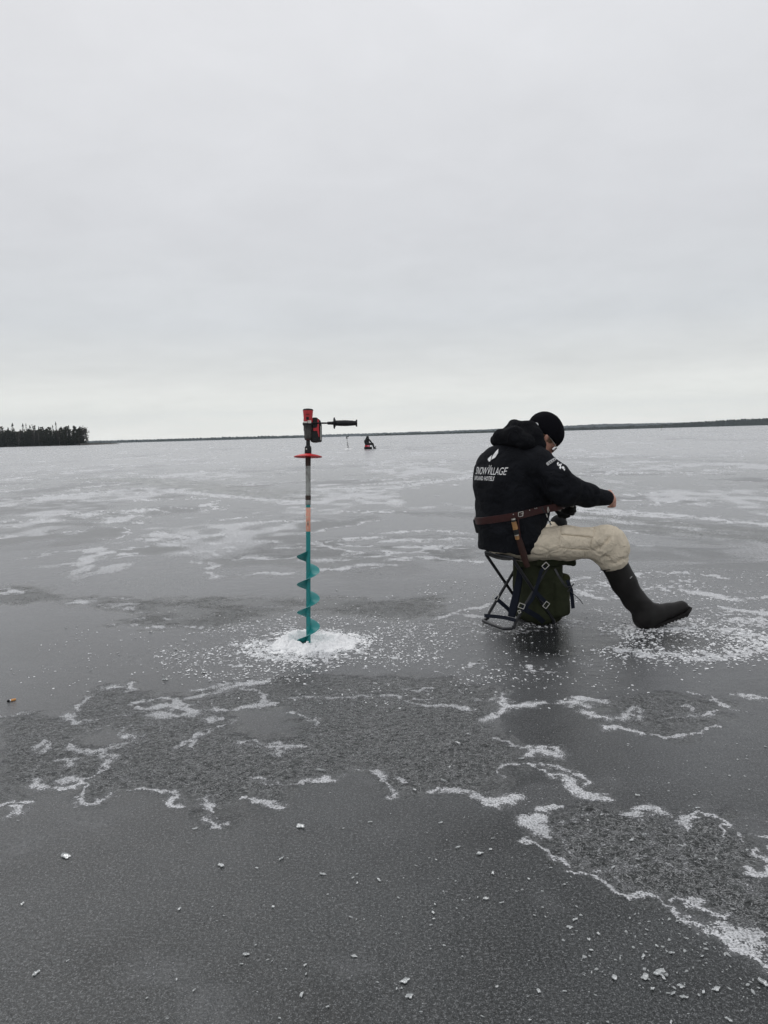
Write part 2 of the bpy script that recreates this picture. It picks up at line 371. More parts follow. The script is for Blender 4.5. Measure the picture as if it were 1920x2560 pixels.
ln(k3, .02, .7, [(0,330),(60,320),(140,310)], [(1240,255),(1310,245),(1380,245)], [(1430,245),(1500,245),(1600,240)])
ln(k4, .022, .9, [(20,240),(60,240),(100,270),(150,275),(230,285),(300,290),(360,300)], [(110,215),(190,215)], [(120,250),(200,260)], [(380,260),(440,250),(500,235),(515,255),(480,265)],
   [(490,270),(510,295),(560,290),(620,280),(700,270),(790,272),(860,270),(895,285)], [(860,310),(920,325),(1000,340),(1050,335),(1060,300),(1100,290),(1115,335)], [(820,250),(900,255),(960,265)],
   [(1320,335),(1380,320),(1440,300)], [(1330,230),(1400,240),(1450,260),(1500,290),(1550,310)], [(1480,235),(1560,240),(1659,250),(1750,255)], [(1280,290),(1320,285),(1340,300)], [(430,345),(480,325),(510,300)])
ln(k4, .022, 1., [(965,375),(1010,370),(1060,385),(1100,400),(1160,410),(1200,425),(1240,420),(1300,405),(1370,400),(1410,380),(1455,370)])
ln(k4, .011, .8, [(450,420),(520,440),(580,470),(660,465),(740,465),(775,495)], [(660,540),(720,550),(790,575),(850,580),(890,610),(870,635)], [(0,605),(40,590),(80,590),(110,610)], [(30,630),(60,675)], [(490,555),(500,590),(490,605)])
ln(k4, .026, 1., [(620,500),(650,487),(720,500),(770,503)], [(820,640),(860,670),(900,685),(970,690)])
ln(k4, .017, 1., [(490,550),(550,545),(610,535),(660,560),(720,590),(760,590),(790,600),(820,640)], [(430,690),(500,700),(565,685)], [(685,720),(720,710),(765,715)],
   [(670,765),(610,785),(650,800),(690,815),(715,840)], [(1030,760),(1080,765),(1120,740),(1180,745)], [(1270,790),(1310,770),(1400,750),(1440,755)], [(1600,830),(1650,830)])
ln(k4, .010, 1., [(170,655),(240,640),(320,635),(370,650),(400,680),(440,705)], [(1440,755),(1500,785),(1460,810),(1470,835)], [(1545,820),(1550,850)])
ln(k4, .018, 1., [(1605,880),(1620,930),(1659,950),(1690,960)], [(1560,995),(1600,1010),(1650,1000),(1700,960)], [(1640,830),(1690,860),(1700,920)])
ln(k6, .010, 1., [(600,80),(650,75),(700,115),(800,180)])
ln(k6, .017, 1., [(790,205),(850,215),(920,240),(1000,280),(1060,305)], [(1060,305),(1130,295),(1190,310)])
ln(k6, .022, 1., [(1190,312),(1230,355),(1290,400),(1350,440)])
ln(k6, .028, 1., [(1350,442),(1420,485),(1500,510),(1580,545),(1670,605)], [(1440,465),(1520,478),(1600,490)])
ln(k6, .011, .9, [(1280,345),(1290,322),(1330,332),(1380,365),(1450,400)])
ln(k6, .009, .55, [(900,200),(990,188),(1100,150)], [(1120,130),(1280,200)])
# farther back
ln(k1, .10, .8, [(620,602),(700,607)], [(700,622),(760,630),(830,632)], [(715,578),(770,590),(800,600)], [(860,590),(950,580)], [(900,622),(1000,612),(1100,606),(1190,612)], [(780,662),(900,650),(980,655)],
   [(860,700),(925,712),(900,725)], [(910,745),(935,765)], [(1050,755),(1150,745),(1230,757)], [(1370,620),(1500,600),(1659,590)], [(1340,690),(1500,690)], [(1500,725),(1580,712),(1659,705)], [(1200,640),(1300,636)],
   [(1000,690),(1080,680),(1160,690)], [(1380,735),(1480,728)], [(0,598),(90,582),(200,568)], [(940,520),(1080,505)], [(1000,542),(1150,525),(1260,522),(1420,520)])
ln(k2, .10, .8, [(0,575),(100,570),(200,560),(330,575)], [(0,610),(110,600),(180,615)], [(60,640),(160,630),(260,650)], [(200,600),(330,598),(390,600)], [(0,690),(150,680),(300,690),(420,700)], [(0,655),(60,662)])
ln(k1, .35, .65, [(0,430),(200,422),(400,400),(600,382),(800,400),(1000,418),(1200,432)], [(950,365),(1150,365)], [(1370,385),(1500,380),(1659,380)], [(600,335),(800,330),(900,332)], [(230,410),(430,405),(560,385)])
ln(k2, .35, .65, [(0,385),(150,362),(400,330)], [(0,360),(120,350)], [(890,318),(1100,312)], [(1250,175),(1350,175)], [(1135,200),(1165,201)], [(1380,300),(1500,310)])
ln(k2, .20, .8, [(830,465),(1000,480),(1200,492),(1400,512),(1659,540)], [(820,478),(1000,492),(1200,505)])
ln(k2, .045, 1., [(815,780),(900,762),(1000,748)], [(1090,752),(1200,742),(1400,757),(1480,770)], [(840,828),(900,850),(950,860)], [(1290,820),(1330,832),(1400,838),(1460,850),(1530,868)],
   [(1215,800),(1290,812)], [(240,940),(320,912),(420,900),(480,880)], [(320,925),(430,930)], [(540,860),(560,850)], [(860,800),(940,800)], [(1560,860),(1659,850)], [(1470,900),(1659,925)])
ln(k2, .02, .7, [(130,960),(240,965),(380,950)], [(380,1000),(500,1015),(640,1000),(800,1005)], [(850,920),(1000,930),(1100,945)], [(1200,940),(1400,950),(1659,960)], [(1180,1000),(1350,1000)])
ln(k1, .025, .8, [(480,975),(560,970),(640,982),(760,985),(870,985)], [(560,955),(640,945),(760,940)], [(450,895),(600,905)], [(60,790),(120,782)])
ROUGH = [(k3([(0,335),(140,315),(290,335),(350,262),(450,200),(560,190),(700,240),(860,230),(1000,185),(1240,150),(1659,160),(2000,180),(2140,230),(2150,330),(2110,400),(2220,450),(2260,520),(2180,590),(2080,700),(1830,655),(1720,670),(1640,580),(1530,560),(1435,605),(1200,630),(1215,722),(1030,695),(980,790),(930,800),(860,690),(690,655),(540,655),(400,710),(350,690),(370,620),(150,640),(0,690)]), 1, .05),
         (k3([(310,470),(320,420),(480,375),(590,412),(480,465),(400,490)]), -1, .04),
         (k3([(960,330),(1020,290),(1230,300),(1340,345),(1385,350),(1320,400),(1100,430),(1000,410)]), -1, .05),
         (k3([(580,285),(700,262),(800,290),(700,300)]), -.5, .04),
         (k4([(900,262),(1100,225),(1320,235),(1450,265),(1440,370),(1200,422),(1060,385),(965,370),(1050,335)]), 1, .06),
         (k4([(660,790),(720,730),(880,720),(1120,745),(1300,770),(1480,755),(1500,800),(1600,840),(1610,940),(1560,990),(1760,1100),(1760,1390),(1560,1280),(1440,1200),(1290,1120),(1190,1110),(1060,1100),(900,1020),(800,975),(650,875)]), 1, .04),
         (k4([(640,500),(760,505),(960,690),(820,640),(700,580)]), .7, .04),
         (k1([(700,600),(1000,610),(1400,600),(1659,590),(2060,590),(2060,700),(1659,740),(1500,760),(1330,690),(1230,755),(930,765),(880,700),(780,660)]), .9, .15),
         (k1([(-60,820),(120,790),(300,850),(700,860),(1000,850),(1330,850),(1659,865),(1900,850),(1900,930),(1659,950),(1300,900),(900,990),(480,975),(560,940),(450,905),(250,870),(-60,885)]), .95, .10),
         (k1([(340,500),(500,460),(900,460),(700,500),(560,535),(430,535)]), .75, .3), (k1([(0,550),(150,535),(400,545),(120,578)]), .75, .25), (k1([(30,450),(350,430),(400,450),(60,485)]), .6, .3),
         (k1([(400,350),(650,335),(950,360),(700,380)]), .45, .4)]
def polydist(x, y, pts):
    d = np.full(x.shape, 1e9, np.float32)
    for a, b in zip(pts[:-1], pts[1:]):
        a = np.array(a); b = np.array(b); ba = b-a; t = np.clip(((x-a[0])*ba[0]+(y-a[1])*ba[1])/max(ba@ba, 1e-9), 0, 1)
        d = np.minimum(d, (x-a[0]-t*ba[0])**2+(y-a[1]-t*ba[1])**2)
    return np.sqrt(d)
def inside(x, y, pts):
    c = np.zeros(x.shape, bool)
    for (x1, y1), (x2, y2) in zip(pts, pts[1:]+pts[:1]):
        if y1 != y2: c ^= ((y1 > y) != (y2 > y)) & (x < (x2-x1)*(y-y1)/(y2-y1)+x1)
    return c
def sst(a, b, x):
    t = np.clip((x-a)/(b-a), 0, 1); return t*t*(3-2*t)
AUG = G(771, 1611); STC = G(1290, 1560); HEEL = G(1606, 1572)
ys = np.concatenate([np.arange(.35, 60, 1.1), np.arange(60, 1560, 2.1)])
ang = np.arctan(ys/F*math.cos(PIT)**0)      # measured down from the horizon
rr = CH/np.tan(np.where(ys < 1560, np.arctan((ys-F*math.tan(PIT))/F)+PIT, ang)); rr = rr[rr > 0]
rr = np.sort(np.concatenate([rr[rr < 6500], [8000, 12000, .9, .7, .5, .3]]))
th = np.concatenate([np.arange(-.60, .60, .00115), np.linspace(.60, 2*math.pi-.60, 110)[:-1]])
T, Rg = np.meshgrid(th, rr); X0 = (Rg*np.sin(T)).astype(np.float32); Y0 = (Rg*np.cos(T)).astype(np.float32)
nr, ncol = X0.shape
X = X0.ravel(); Y = Y0.ravel(); R_ = Rg.ravel()
wa = .028+.010*np.clip(R_-3, 0, 40)
WX = X+wa*(fbm(X*7, Y*7, 4)+.5*noise2(X*31, Y*31)+.3*noise2(X*77, Y*77)); WY = Y+wa*1.2*(fbm(X*7+50, Y*7+9, 4)+.5*noise2(X*31+7, Y*31)+.3*noise2(X*77+3, Y*77))
snow = np.zeros(X.shape, np.float32); rough = np.zeros(X.shape, np.float32)
for pts, sgn, sf in ROUGH:
    gp = [tuple(G(a, b)[:2]) for a, b in pts]; gx = [p[0] for p in gp]; gy = [p[1] for p in gp]
    m = np.where((X > min(gx)-.8) & (X < max(gx)+.8) & (Y > min(gy)-.8) & (Y < max(gy)+.8))[0]
    ins = inside(WX[m], WY[m], gp); d = polydist(WX[m], WY[m], gp+gp[:1]); sd_ = np.where(ins, d, -d)
    v = sst(-sf*1.0, sf*1.4, sd_+sf*.9*noise2(X[m]*13, Y[m]*13))
    if (gy[0] > 4.6) and sf == .10: band = np.zeros_like(rough); band[m] = v
    rough[m] = np.where(sgn > 0, np.maximum(rough[m], v*sgn), rough[m]*(1-v*abs(sgn)))
for pts, wd, st in LN:
    gp = [tuple(G(a, b)[:2]) for a, b in pts]; gx = [p[0] for p in gp]; gy = [p[1] for p in gp]; q = wd*4+.1
    m = np.where((X > min(gx)-q) & (X < max(gx)+q) & (Y > min(gy)-q) & (Y < max(gy)+q))[0]
    if len(m) == 0: continue
    d = polydist(WX[m], WY[m], gp); wv = wd*.95*(.35+1.5*np.abs(noise2(X[m]*5+3, Y[m]*5))+.35*noise2(X[m]*19, Y[m]*19))
    brk = sst(-.75, -.05, noise2(X[m]*11+5, Y[m]*11)+.5*noise2(X[m]*29, Y[m]*29)); snow[m] = np.maximum(snow[m], st*(.66+.34*brk)*np.exp(-(d/np.maximum(wv, .004))**1.45*.85))
cn = fbm(X*1.15+4, Y*1.7+2, 4, .6); cn2 = fbm(X*5.5+4, Y*6.5+2, 3, .6); inr = np.clip(rough, 0, 1)
midz = sst(4.6, 6., R_)*(1-sst(30, 50, R_))
snow = np.maximum(snow, midz*inr*np.exp(-((cn-.03)/.045)**2)*.85*sst(-.5, .2, noise2(X*2.3, Y*2.3)))
snow = np.maximum(snow, (1-midz)*inr*np.exp(-((cn2-.16)/.05)**2)*.38*sst(-.1, .5, noise2(X*2.1+9, Y*2.1)))
rough = rough*(1-midz*(1-sst(-.06, .10, cn)))
# the same crusts go on beyond what was traced: edges of old melt patches
far = sst(5.2, 8.5, R_)*1.0; side = sst(.54, .60, np.abs((T.ravel()+math.pi) % (2*math.pi)-math.pi)); un = np.maximum(far, side)
sc = 1/(.9+.10*R_); nb = fbm(X*.55+3*noise2(X*.2, Y*.2), Y*.55, 5, .55)
big = fbm(X*.12+11, Y*.12, 4)
pr = sst(.10, .24, nb+.35*big); pe = np.exp(-((nb+.35*big-.13)/.035)**2)*sst(-.25, .3, noise2(X*.9+5, Y*.9))
fade = 1-.8*sst(14, 45, R_)
rough = np.maximum(rough, un*pr*.7*fade); snow = np.maximum(snow, un*pe*.75*fade)
st2 = fbm(X*.10+3, Y*.03+7, 5, .6); snow = np.maximum(snow, sst(.12, .5, st2)*.42*sst(9, 22, R_)*(1-.6*sst(60, 300, R_)))
rough = np.maximum(rough, sst(.12, .4, -st2)*.5*sst(12, 30, R_)*(1-.6*sst(60, 300, R_)))
rough *= 1-sst(7, 11, R_)*(1-sst(-.25, .15, fbm(X*.9+1, Y*.6+5, 4, .6)))
bn = sst(-.45, .25, fbm(X*3+2, Y*5+1, 4, .6)); rough = np.maximum(rough, band*(.45+.55*bn)); mot = sst(-.05, .45, fbm(X*.55+8, Y*.30+4, 5, .62)+.25*noise2(X*4, Y*3)); snow = np.maximum(snow, mot*.52*sst(4.5, 9, R_)*(1-.5*sst(80, 300, R_)))
fs = sst(.12, .42, fbm(X*1.9+1, Y*.85+8, 5, .65))*sst(-.3, .3, fbm(X*.3, Y*.2+3, 3)); snow = np.maximum(snow, .62*fs*sst(5.5, 8, R_)*(1-sst(35, 90, R_)))
snow = np.maximum(snow, .22*sst(.05, .5, fbm(X*2.2+3, Y*2.6+6, 4, .6))*(1-sst(5, 8, R_))*(1-.6*inr))
# trodden slush round the auger, the stool and the boot
def bowl(c, r, sx=1., sy=1.): return np.exp(-(((X-c[0])/sx)**2+((Y-c[1])/sy)**2)/(r*r))
n7 = fbm(X*9, Y*9, 4, .6); n30 = noise2(X*34, Y*34)+.6*noise2(X*71, Y*71)
fl = np.zeros_like(snow)
fl = np.maximum(fl, 1.25*bowl(AUG, .31)); fl = np.maximum(fl, .9*bowl(AUG, .42)); fl = np.maximum(fl, .50*bowl(AUG, .75))
ring = np.sqrt(((X-HEEL[0]-.12)/1.0)**2+((Y-HEEL[1]+.28)/.75)**2); fl = np.maximum(fl, .72*np.exp(-((ring-.42)/.17)**2))
fl = np.maximum(fl, .62*bowl((HEEL[0]+.75, HEEL[1]+.15), .45, 1.4, 1.)); fl = np.maximum(fl, .5*bowl((STC[0]+.1, STC[1]+.0), .5, 1.2, .55))
fl = np.maximum(fl, .5*bowl((HEEL[0]+.3, HEEL[1]+1.2), .7, 1.6, .8)); fl = np.maximum(fl, .42*bowl((.55, 3.75), .5, 1.3, .4))
stool_refl = bowl((STC[0]+.18, STC[1]-.40), .30, 1.15, 1.0); fl *= 1-.85*stool_refl; snow *= 1-.5*stool_refl  # dark reflection of stool and person, painted on the ice and cleared of flakes
flk = sst(.42, .80, fl+.36*n7+.34*n30)*.85*sst(.05, .3, fl)
snow = np.maximum(snow, flk)
# sled tracks: parallel grooves
trk = np.zeros_like(snow)
for base, off in ((k2([(780,488),(1100,520),(1400,548),(1800,585)]), 0), (k2([(770,515),(1100,548),(1400,575),(1800,612)]), 0), (k2([(780,500),(1100,534),(1400,562),(1800,598)]), 1),
                  (k1([(380,340),(600,350),(900,385),(1300,425)]), 0), (k1([(560,338),(800,352),(1100,385),(1320,402)]), 0)):
    gp = [tuple(G(a, b)[:2]) for a, b in base]; d = polydist(WX, WY, gp); ww = .30 if gp[0][1] < 13 else .42
    g_ = np.exp(-(d/ww)**2)
    if off: snow = np.maximum(snow, .75*g_*np.clip(.6+noise2(X*6, Y*6), 0, 1))
    else: trk = np.maximum(trk, g_*.8)
rough = np.maximum(rough, trk*.9*(.7+.3*noise2(X*9, Y*9))); snow *= 1-.6*trk
film = .5+.5*np.clip(.35*np.clip((-X-.15)/1.2, -.6, 1)*(1-sst(3, 5, R_))+fbm(X*.8+9, Y*.8, 5)*1.1+.5*fbm(X*4.5, Y*6, 3)+.5*fbm(X*.2, Y*.2, 3), -1, 1)
near = 1-sst(20, 60, R_)
sfull = np.clip(snow+.18*n30*sst(.1, .5, snow), 0, 1)
Z = near*(.0016*sst(.35, .8, sfull)*(.7+.5*n30)+.0025*rough*(fbm(X*24, Y*24, 3))+.0012*fbm(X*5, Y*5, 3))+.004*trk*-1
V = np.stack([X, Y, Z], 1); ci = len(V); V = np.concatenate([V, [[0, 0, 0]]])
i, j = np.meshgrid(np.arange(nr-1), np.arange(ncol), indexing='ij'); j2 = (j+1) % ncol
Fq = np.stack([i*ncol+j, i*ncol+j2, (i+1)*ncol+j2, (i+1)*ncol+j], -1).reshape(-1, 4)[:, ::-1]
me = bpy.data.meshes.new('lake_ice')
me.vertices.add(len(V)); me.vertices.foreach_set('co', np.ascontiguousarray(V, np.float32).ravel())
jj = np.arange(ncol); cap = np.stack([jj, (jj+1) % ncol, np.full(ncol, ci)], 1)[:, ::-1]
loops = np.concatenate([Fq.ravel(), cap.ravel()]).astype(np.int32)
ls = np.concatenate([np.arange(0, Fq.size, 4), Fq.size+np.arange(0, cap.size, 3)]).astype(np.int32)
me.loops.add(len(loops)); me.loops.foreach_set('vertex_index', loops); me.polygons.add(len(ls)); me.polygons.foreach_set('loop_start', ls); me.update(calc_edges=True)
at = me.color_attributes.new('ice', 'FLOAT_COLOR', 'POINT')
C4 = np.ones((len(V), 4), np.float32); C4[:-1, 0] = snow; C4[:-1, 1] = np.clip(rough, 0, 1); C4[:-1, 2] = film; C4[-1, :3] = (0, 0, .5); C4[:, 3] = 0; C4[:-1, 3] = np.clip(np.maximum(np.maximum(np.maximum(np.maximum(stool_refl*2.0, .55*bowl((AUG[0], AUG[1]-.62), .13, .8, 1.8)), .9*trk), .85*band*bn*sst(-.2, .3, n30+.5*n7)), 1.1*bowl((HEEL[0]+.12, HEEL[1]-.28), .25, 1.2, .8)), 0, 1)  # alpha: painted dark reflections of stool, auger and boot, plus tracks and dark band
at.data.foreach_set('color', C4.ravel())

im = bpy.data.materials.new('lake_ice'); im.use_nodes = True; t = im.node_tree; b = t.nodes['Principled BSDF']; n = t.nodes.new; l = t.links.new
ca = n('ShaderNodeAttribute'); ca.attribute_name = 'ice'; sp = n('ShaderNodeSeparateColor'); l(ca.outputs['Color'], sp.inputs[0])
ge = n('ShaderNodeNewGeometry')
def nz_(scale, det, rg=.6):
    q = n('ShaderNodeTexNoise'); q.inputs['Scale'].default_value = scale; q.inputs['Detail'].default_value = det; q.inputs['Roughness'].default_value = rg; l(ge.outputs['Position'], q.inputs['Vector']); return q.outputs[0]
def nzd(scale, det, rg, ds):
    q = n('ShaderNodeTexNoise'); q.inputs['Scale'].default_value = scale; q.inputs['Detail'].default_value = det; q.inputs['Roughness'].default_value = rg; q.inputs['Distortion'].default_value = ds; l(ge.outputs['Position'], q.inputs['Vector']); return q.outputs[0]
def mth(op, a, c, d=None, clamp=False):
    q = n('ShaderNodeMath'); q.operation = op; q.use_clamp = clamp
    for k, v in enumerate((a, c, d)):
        if v is None: continue
        if isinstance(v, (int, float)): q.inputs[k].default_value = v
        else: l(v, q.inputs[k])
    return q.outputs[0]
def rng(v, a, c, d=0., e_=1., sm=True):
    q = n('ShaderNodeMapRange'); q.interpolation_type = 'SMOOTHSTEP' if sm else 'LINEAR'; l(v, q.inputs[0])
    for k, x in enumerate((a, c, d, e_)): q.inputs[k+1].default_value = x
    return q.outputs[0]
def mixc(f, a, c):
    q = n('ShaderNodeMix'); q.data_type = 'RGBA'; l(f, q.inputs[0])
    for k, v in ((6, a), (7, c)):
        if isinstance(v, tuple): q.inputs[k].default_value = v+(1,)
        else: l(v, q.inputs[k])
    return q.outputs[2]
S, RO, FI = sp.outputs[0], sp.outputs[1], sp.outputs[2]
gran = nz_(170, 3, .7); med = nz_(38, 4, .65); fin = nz_(420, 2, .6)
sN = mth('ADD', S, mth('MULTIPLY', mth('SUBTRACT', gran, .5), 1.7)); sN = mth('ADD', sN, mth('MULTIPLY', mth('SUBTRACT', med, .5), 1.3))
sm_ = mth('MULTIPLY', rng(sN, .32, .62), rng(S, .02, .24)); REFL_TRK = ca.outputs['Alpha']
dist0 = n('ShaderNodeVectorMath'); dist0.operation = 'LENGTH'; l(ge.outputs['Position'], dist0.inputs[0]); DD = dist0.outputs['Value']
dirt = nz_(5, 6, .7)
filmc = mixc(rng(FI, .2, .8), (.008, .010, .010), (.040, .044, .045)); g2 = mth('ADD', mth('MULTIPLY', nz_(300, 3, .7), .5), mth('MULTIPLY', nz_(120, 4, .8), .5)); filmc = mixc(rng(g2, .50, .64), filmc, (.21, .215, .22)); filmc = mixc(rng(g2, .49, .40), filmc, (.006, .007, .007))
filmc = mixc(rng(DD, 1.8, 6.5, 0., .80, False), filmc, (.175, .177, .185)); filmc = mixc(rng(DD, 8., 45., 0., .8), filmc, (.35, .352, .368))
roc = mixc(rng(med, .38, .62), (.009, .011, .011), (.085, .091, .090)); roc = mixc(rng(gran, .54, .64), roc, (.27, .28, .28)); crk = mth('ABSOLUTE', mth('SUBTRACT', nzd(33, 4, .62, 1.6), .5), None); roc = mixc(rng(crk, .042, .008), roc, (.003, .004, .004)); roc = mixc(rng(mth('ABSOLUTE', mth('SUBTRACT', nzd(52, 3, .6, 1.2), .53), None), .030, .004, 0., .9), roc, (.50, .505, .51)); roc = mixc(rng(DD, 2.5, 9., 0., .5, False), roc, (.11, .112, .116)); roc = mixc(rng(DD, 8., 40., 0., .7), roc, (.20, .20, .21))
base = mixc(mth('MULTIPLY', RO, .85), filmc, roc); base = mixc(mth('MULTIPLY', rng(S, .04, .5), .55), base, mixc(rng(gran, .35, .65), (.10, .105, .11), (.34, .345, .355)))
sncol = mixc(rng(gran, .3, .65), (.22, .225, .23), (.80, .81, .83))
base = mixc(mth('MULTIPLY', REFL_TRK, .85), base, (.007, .008, .0085)); base = mixc(sm_, base, sncol); l(base, b.inputs['Base Color'])  # alpha darkens the colour: painted reflections, sled tracks and dark band
rg_ = mth('ADD', mth('MULTIPLY', RO, .10), .24); rg_ = mth('ADD', rg_, mth('MULTIPLY', sm_, .45), None, True); rg_ = mth('SUBTRACT', rg_, mth('MULTIPLY', REFL_TRK, .14), None, True); l(rg_, b.inputs['Roughness'])
b.inputs['IOR'].default_value = 1.31
dist_ = n('ShaderNodeVectorMath'); dist_.operation = 'LENGTH'; l(ge.outputs['Position'], dist_.inputs[0])
h1 = mth('MULTIPLY', med, mth('ADD', mth('MULTIPLY', RO, 4.6), .28)); h2 = mth('MULTIPLY', gran, mth('ADD', mth('MULTIPLY', RO, .8), .22))
h3 = mth('MULTIPLY', fin, .10); h4 = mth('MULTIPLY', nz_(9, 3), mth('ADD', mth('MULTIPLY', RO, 2.0), 1.1))
hh = mth('ADD', mth('ADD', h1, h2), mth('ADD', h3, h4)); hh = mth('ADD', hh, mth('MULTIPLY', sm_, mth('ADD', gran, .6)))
bp = n('ShaderNodeBump'); bp.inputs['Strength'].default_value = .8; l(mth('MAXIMUM', rng(DD, 3., 14., 1., .20), mth('MULTIPLY', mth('ADD', RO, -.15, None, True), .85)), bp.inputs['Strength']); bp.inputs['Distance'].default_value = .0055; l(hh, bp.inputs['Height']); l(bp.outputs[0], b.inputs['Normal'])
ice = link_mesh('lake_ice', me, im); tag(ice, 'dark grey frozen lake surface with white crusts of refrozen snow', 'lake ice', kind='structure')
def snow_at(x, y): return 0

# ------------------------------------------------------------------ far shores, wooded island
def ridge(name, pts, dist, depth, m, label, cat, kind, jag, step=1.0, base=-.6, fl=0.):
    # pts: (azimuth pixel, top pixel above horizon line); heights become metres at this distance
    xs = np.arange(pts[0][0], pts[-1][0], step); tops = np.interp(xs, [p[0] for p in pts], [p[1] for p in pts]); V = []; rnd = np.random.RandomState(int(dist) % 999)
    for i, (x, tp) in enumerate(zip(xs, tops)):
        hy = 1088.5-(x-960)*math.tan(-ROLL); d = ray(x, hy); az = math.atan2(d[0], d[1])
        jn = jag*(rnd.rand()*.7+.3*math.sin(i*.7)+.8*(_L2[i//7 % 256, 3]-.5)); z = tp*dist/F+jn*dist/F
        dd = dist*(1+.05*math.sin(x*.004)); s, c = math.sin(az), math.cos(az)
        for q, zz in ((0, base), (depth*.02+2, z*.8), (depth*.1+4, z), (depth*.6, z*.8+1), (depth, base)): V.append(((dd+q)*s, (dd+q)*c, zz))
    n_ = len(xs); Fc = [(i*5+k, (i+1)*5+k, (i+1)*5+k+1, i*5+k+1) for i in range(n_-1) for k in range(4)]
    Fc += [(0, 1, 2, 3, 4), tuple((n_-1)*5+k for k in (4, 3, 2, 1, 0))]
    return tag(obj_pl(name, V, Fc, m, smooth=False), label, cat, kind=kind)
ridge('far_hills', [(-900, 6), (200, 6), (430, 6), (760, 6), (960, 6), (1150, 7), (1300, 8.5), (1430, 11), (1500, 13), (1600, 12), (1700, 11), (2000, 10), (2900, 7)], 6200, 900, M['farwood'], 'low blue wooded hills along the far end of the lake', 'hills', 'structure', 1.2)
ridge('distant_forest', [(-900, 4), (-200, 5), (200, 3), (430, 5), (560, 6.5), (690, 6.0), (760, 2.5), (780, .3)], 3600, 300, M['farwood'], 'thin dark strip of forest on the far shore left of the auger', 'forest', 'stuff', 2.2)
ridge('distant_forest', [(900, .3), (960, 3), (1150, 3.5), (1400, 6), (1640, 7.5), (1720, 11), (1800, 14), (1920, 16), (2300, 18), (2900, 12)], 2600, 300, M['farwood'], 'thin dark strip of forest on the far shore right of the person', 'forest', 'stuff', 2.0)

# the wooded island point at the left
EA = np.array([-236., 598.5, 0]); EB = np.array([-400., 722., 0]); ed_ = unit(EB-EA); en_ = np.array([ed_[1], -ed_[0], 0]); en_ = en_ if en_[1] > 0 else -en_
V = []; Fc = []
for i in range(41):
    t_ = i/40*224-4; wdt = 62*math.sin(min(1, (t_+4)/40)*math.pi/2)**.6+1
    for k in range(9):
        u_ = k/8; V.append(EA+ed_*t_+en_*(u_*wdt-1+1.5*_L2[i, 5]*(1 if k == 0 else 0))+np.array([0, 0, -.3+1.6*math.sin(u_*math.pi)**.5]))
Fc = [(i*9+k, (i+1)*9+k, (i+1)*9+k+1, i*9+k+1) for i in range(40) for k in range(8)]
tag(obj_pl('island', V, Fc, M['shore']), 'low wooded point of land reaching into the ice at the left', 'island', kind='structure')
def clump(mb, c, r, rnd, n=5, flat=.5):
    for _ in range(n):
        o = np.array(c)+rnd.randn(3)*r*np.array([.5, .5, .35]); a = rnd.rand()*6.28; s_ = r*(.45+.5*rnd.rand())
        u_ = np.array([math.cos(a), math.sin(a), rnd.randn()*.35])*s_; v_ = np.array([-math.sin(a), math.cos(a), rnd.randn()*.35])*s_*.8; w_ = np.array([0, 0, s_*flat])
        mb.add([o+u_, o+v_, o-u_, o-v_, o+w_, o-w_*.7], [(0, 1, 4), (1, 2, 4), (2, 3, 4), (3, 0, 4), (1, 0, 5), (2, 1, 5), (3, 2, 5), (0, 3, 5)])
def tree(name, kind, h_, seed):
    rnd = np.random.RandomState(seed); r = empty(name); t_ = MB(); cr = MB()
    ben = rnd.randn(2)*.25
    t_.tube([(0, 0, -.4), (ben[0]*.4, ben[1]*.4, h_*.4), (ben[0], ben[1], h_*.93)], [.17, .12, .03], 6)
    if kind == 'spruce':
        wd = 1.7+rnd.rand()*.5
        for k in range(46):
            z = h_*(.03+.94*(k/45)); rad = max(wd*(1-z/h_)**.8*(.8+.4*rnd.rand()), .42)
            for q in range(max(3, int(rad*5))):
                a = rnd.rand()*6.28; rr_ = rad*(.35+.6*rnd.rand()); clump(cr, (rr_*math.cos(a), rr_*math.sin(a), z-rr_*.3), .16+.18*rad, rnd, 2, .35)
        cr.tube([(0, 0, h_*.9), (0, 0, h_*1.04)], [.42, .08], 5)
    elif kind == 'pine':
        for k in range(44):
            z = h_*(.15+.8*rnd.rand()); a = rnd.rand()*6.28; rr_ = (.5+1.5*rnd.rand())*math.sin(min(1, (h_*1.03-z)/(h_*.35))*1.57)
            p_ = (rr_*math.cos(a), rr_*math.sin(a), z+.3*rr_); t_.tube([(0, 0, z-.4), p_], [.05, .02], 4); clump(cr, p_, .55, rnd, 9, .6)
        clump(cr, (0, 0, h_*.95), .6, rnd, 10)
    else:
        for k in range(44):
            z = h_*(.2+.72*rnd.rand()); a = rnd.rand()*6.28; rr_ = (.4+1.4*rnd.rand())*math.sin(min(1, (h_*1.05-z)/(h_*.4))*1.57)
            p_ = (rr_*math.cos(a), rr_*math.sin(a), z+.9*rr_); t_.tube([(0, 0, z-.3), p_], [.05, .015], 4)
            for q in range(7):
                e_ = np.array(p_)+rnd.randn(3)*np.array([.35, .35, .5]); cr.tube([p_, e_], [.03, .02], 3)
            clump(cr, p_, .34, rnd, 4, .8)
    t_.build('trunk', M['birchb'] if kind == 'birch' else M['bark'], r); cr.build('crown', M[{'spruce': 'needle', 'pine': 'pine', 'birch': 'twig'}[kind]], r, smooth=False)
    return r
LBL = {'spruce': 'dark narrow spruce in the wood on the island point', 'pine': 'round topped pine with a bare lower trunk in the island wood', 'birch': 'leafless birch with fine bare twigs in the island wood'}
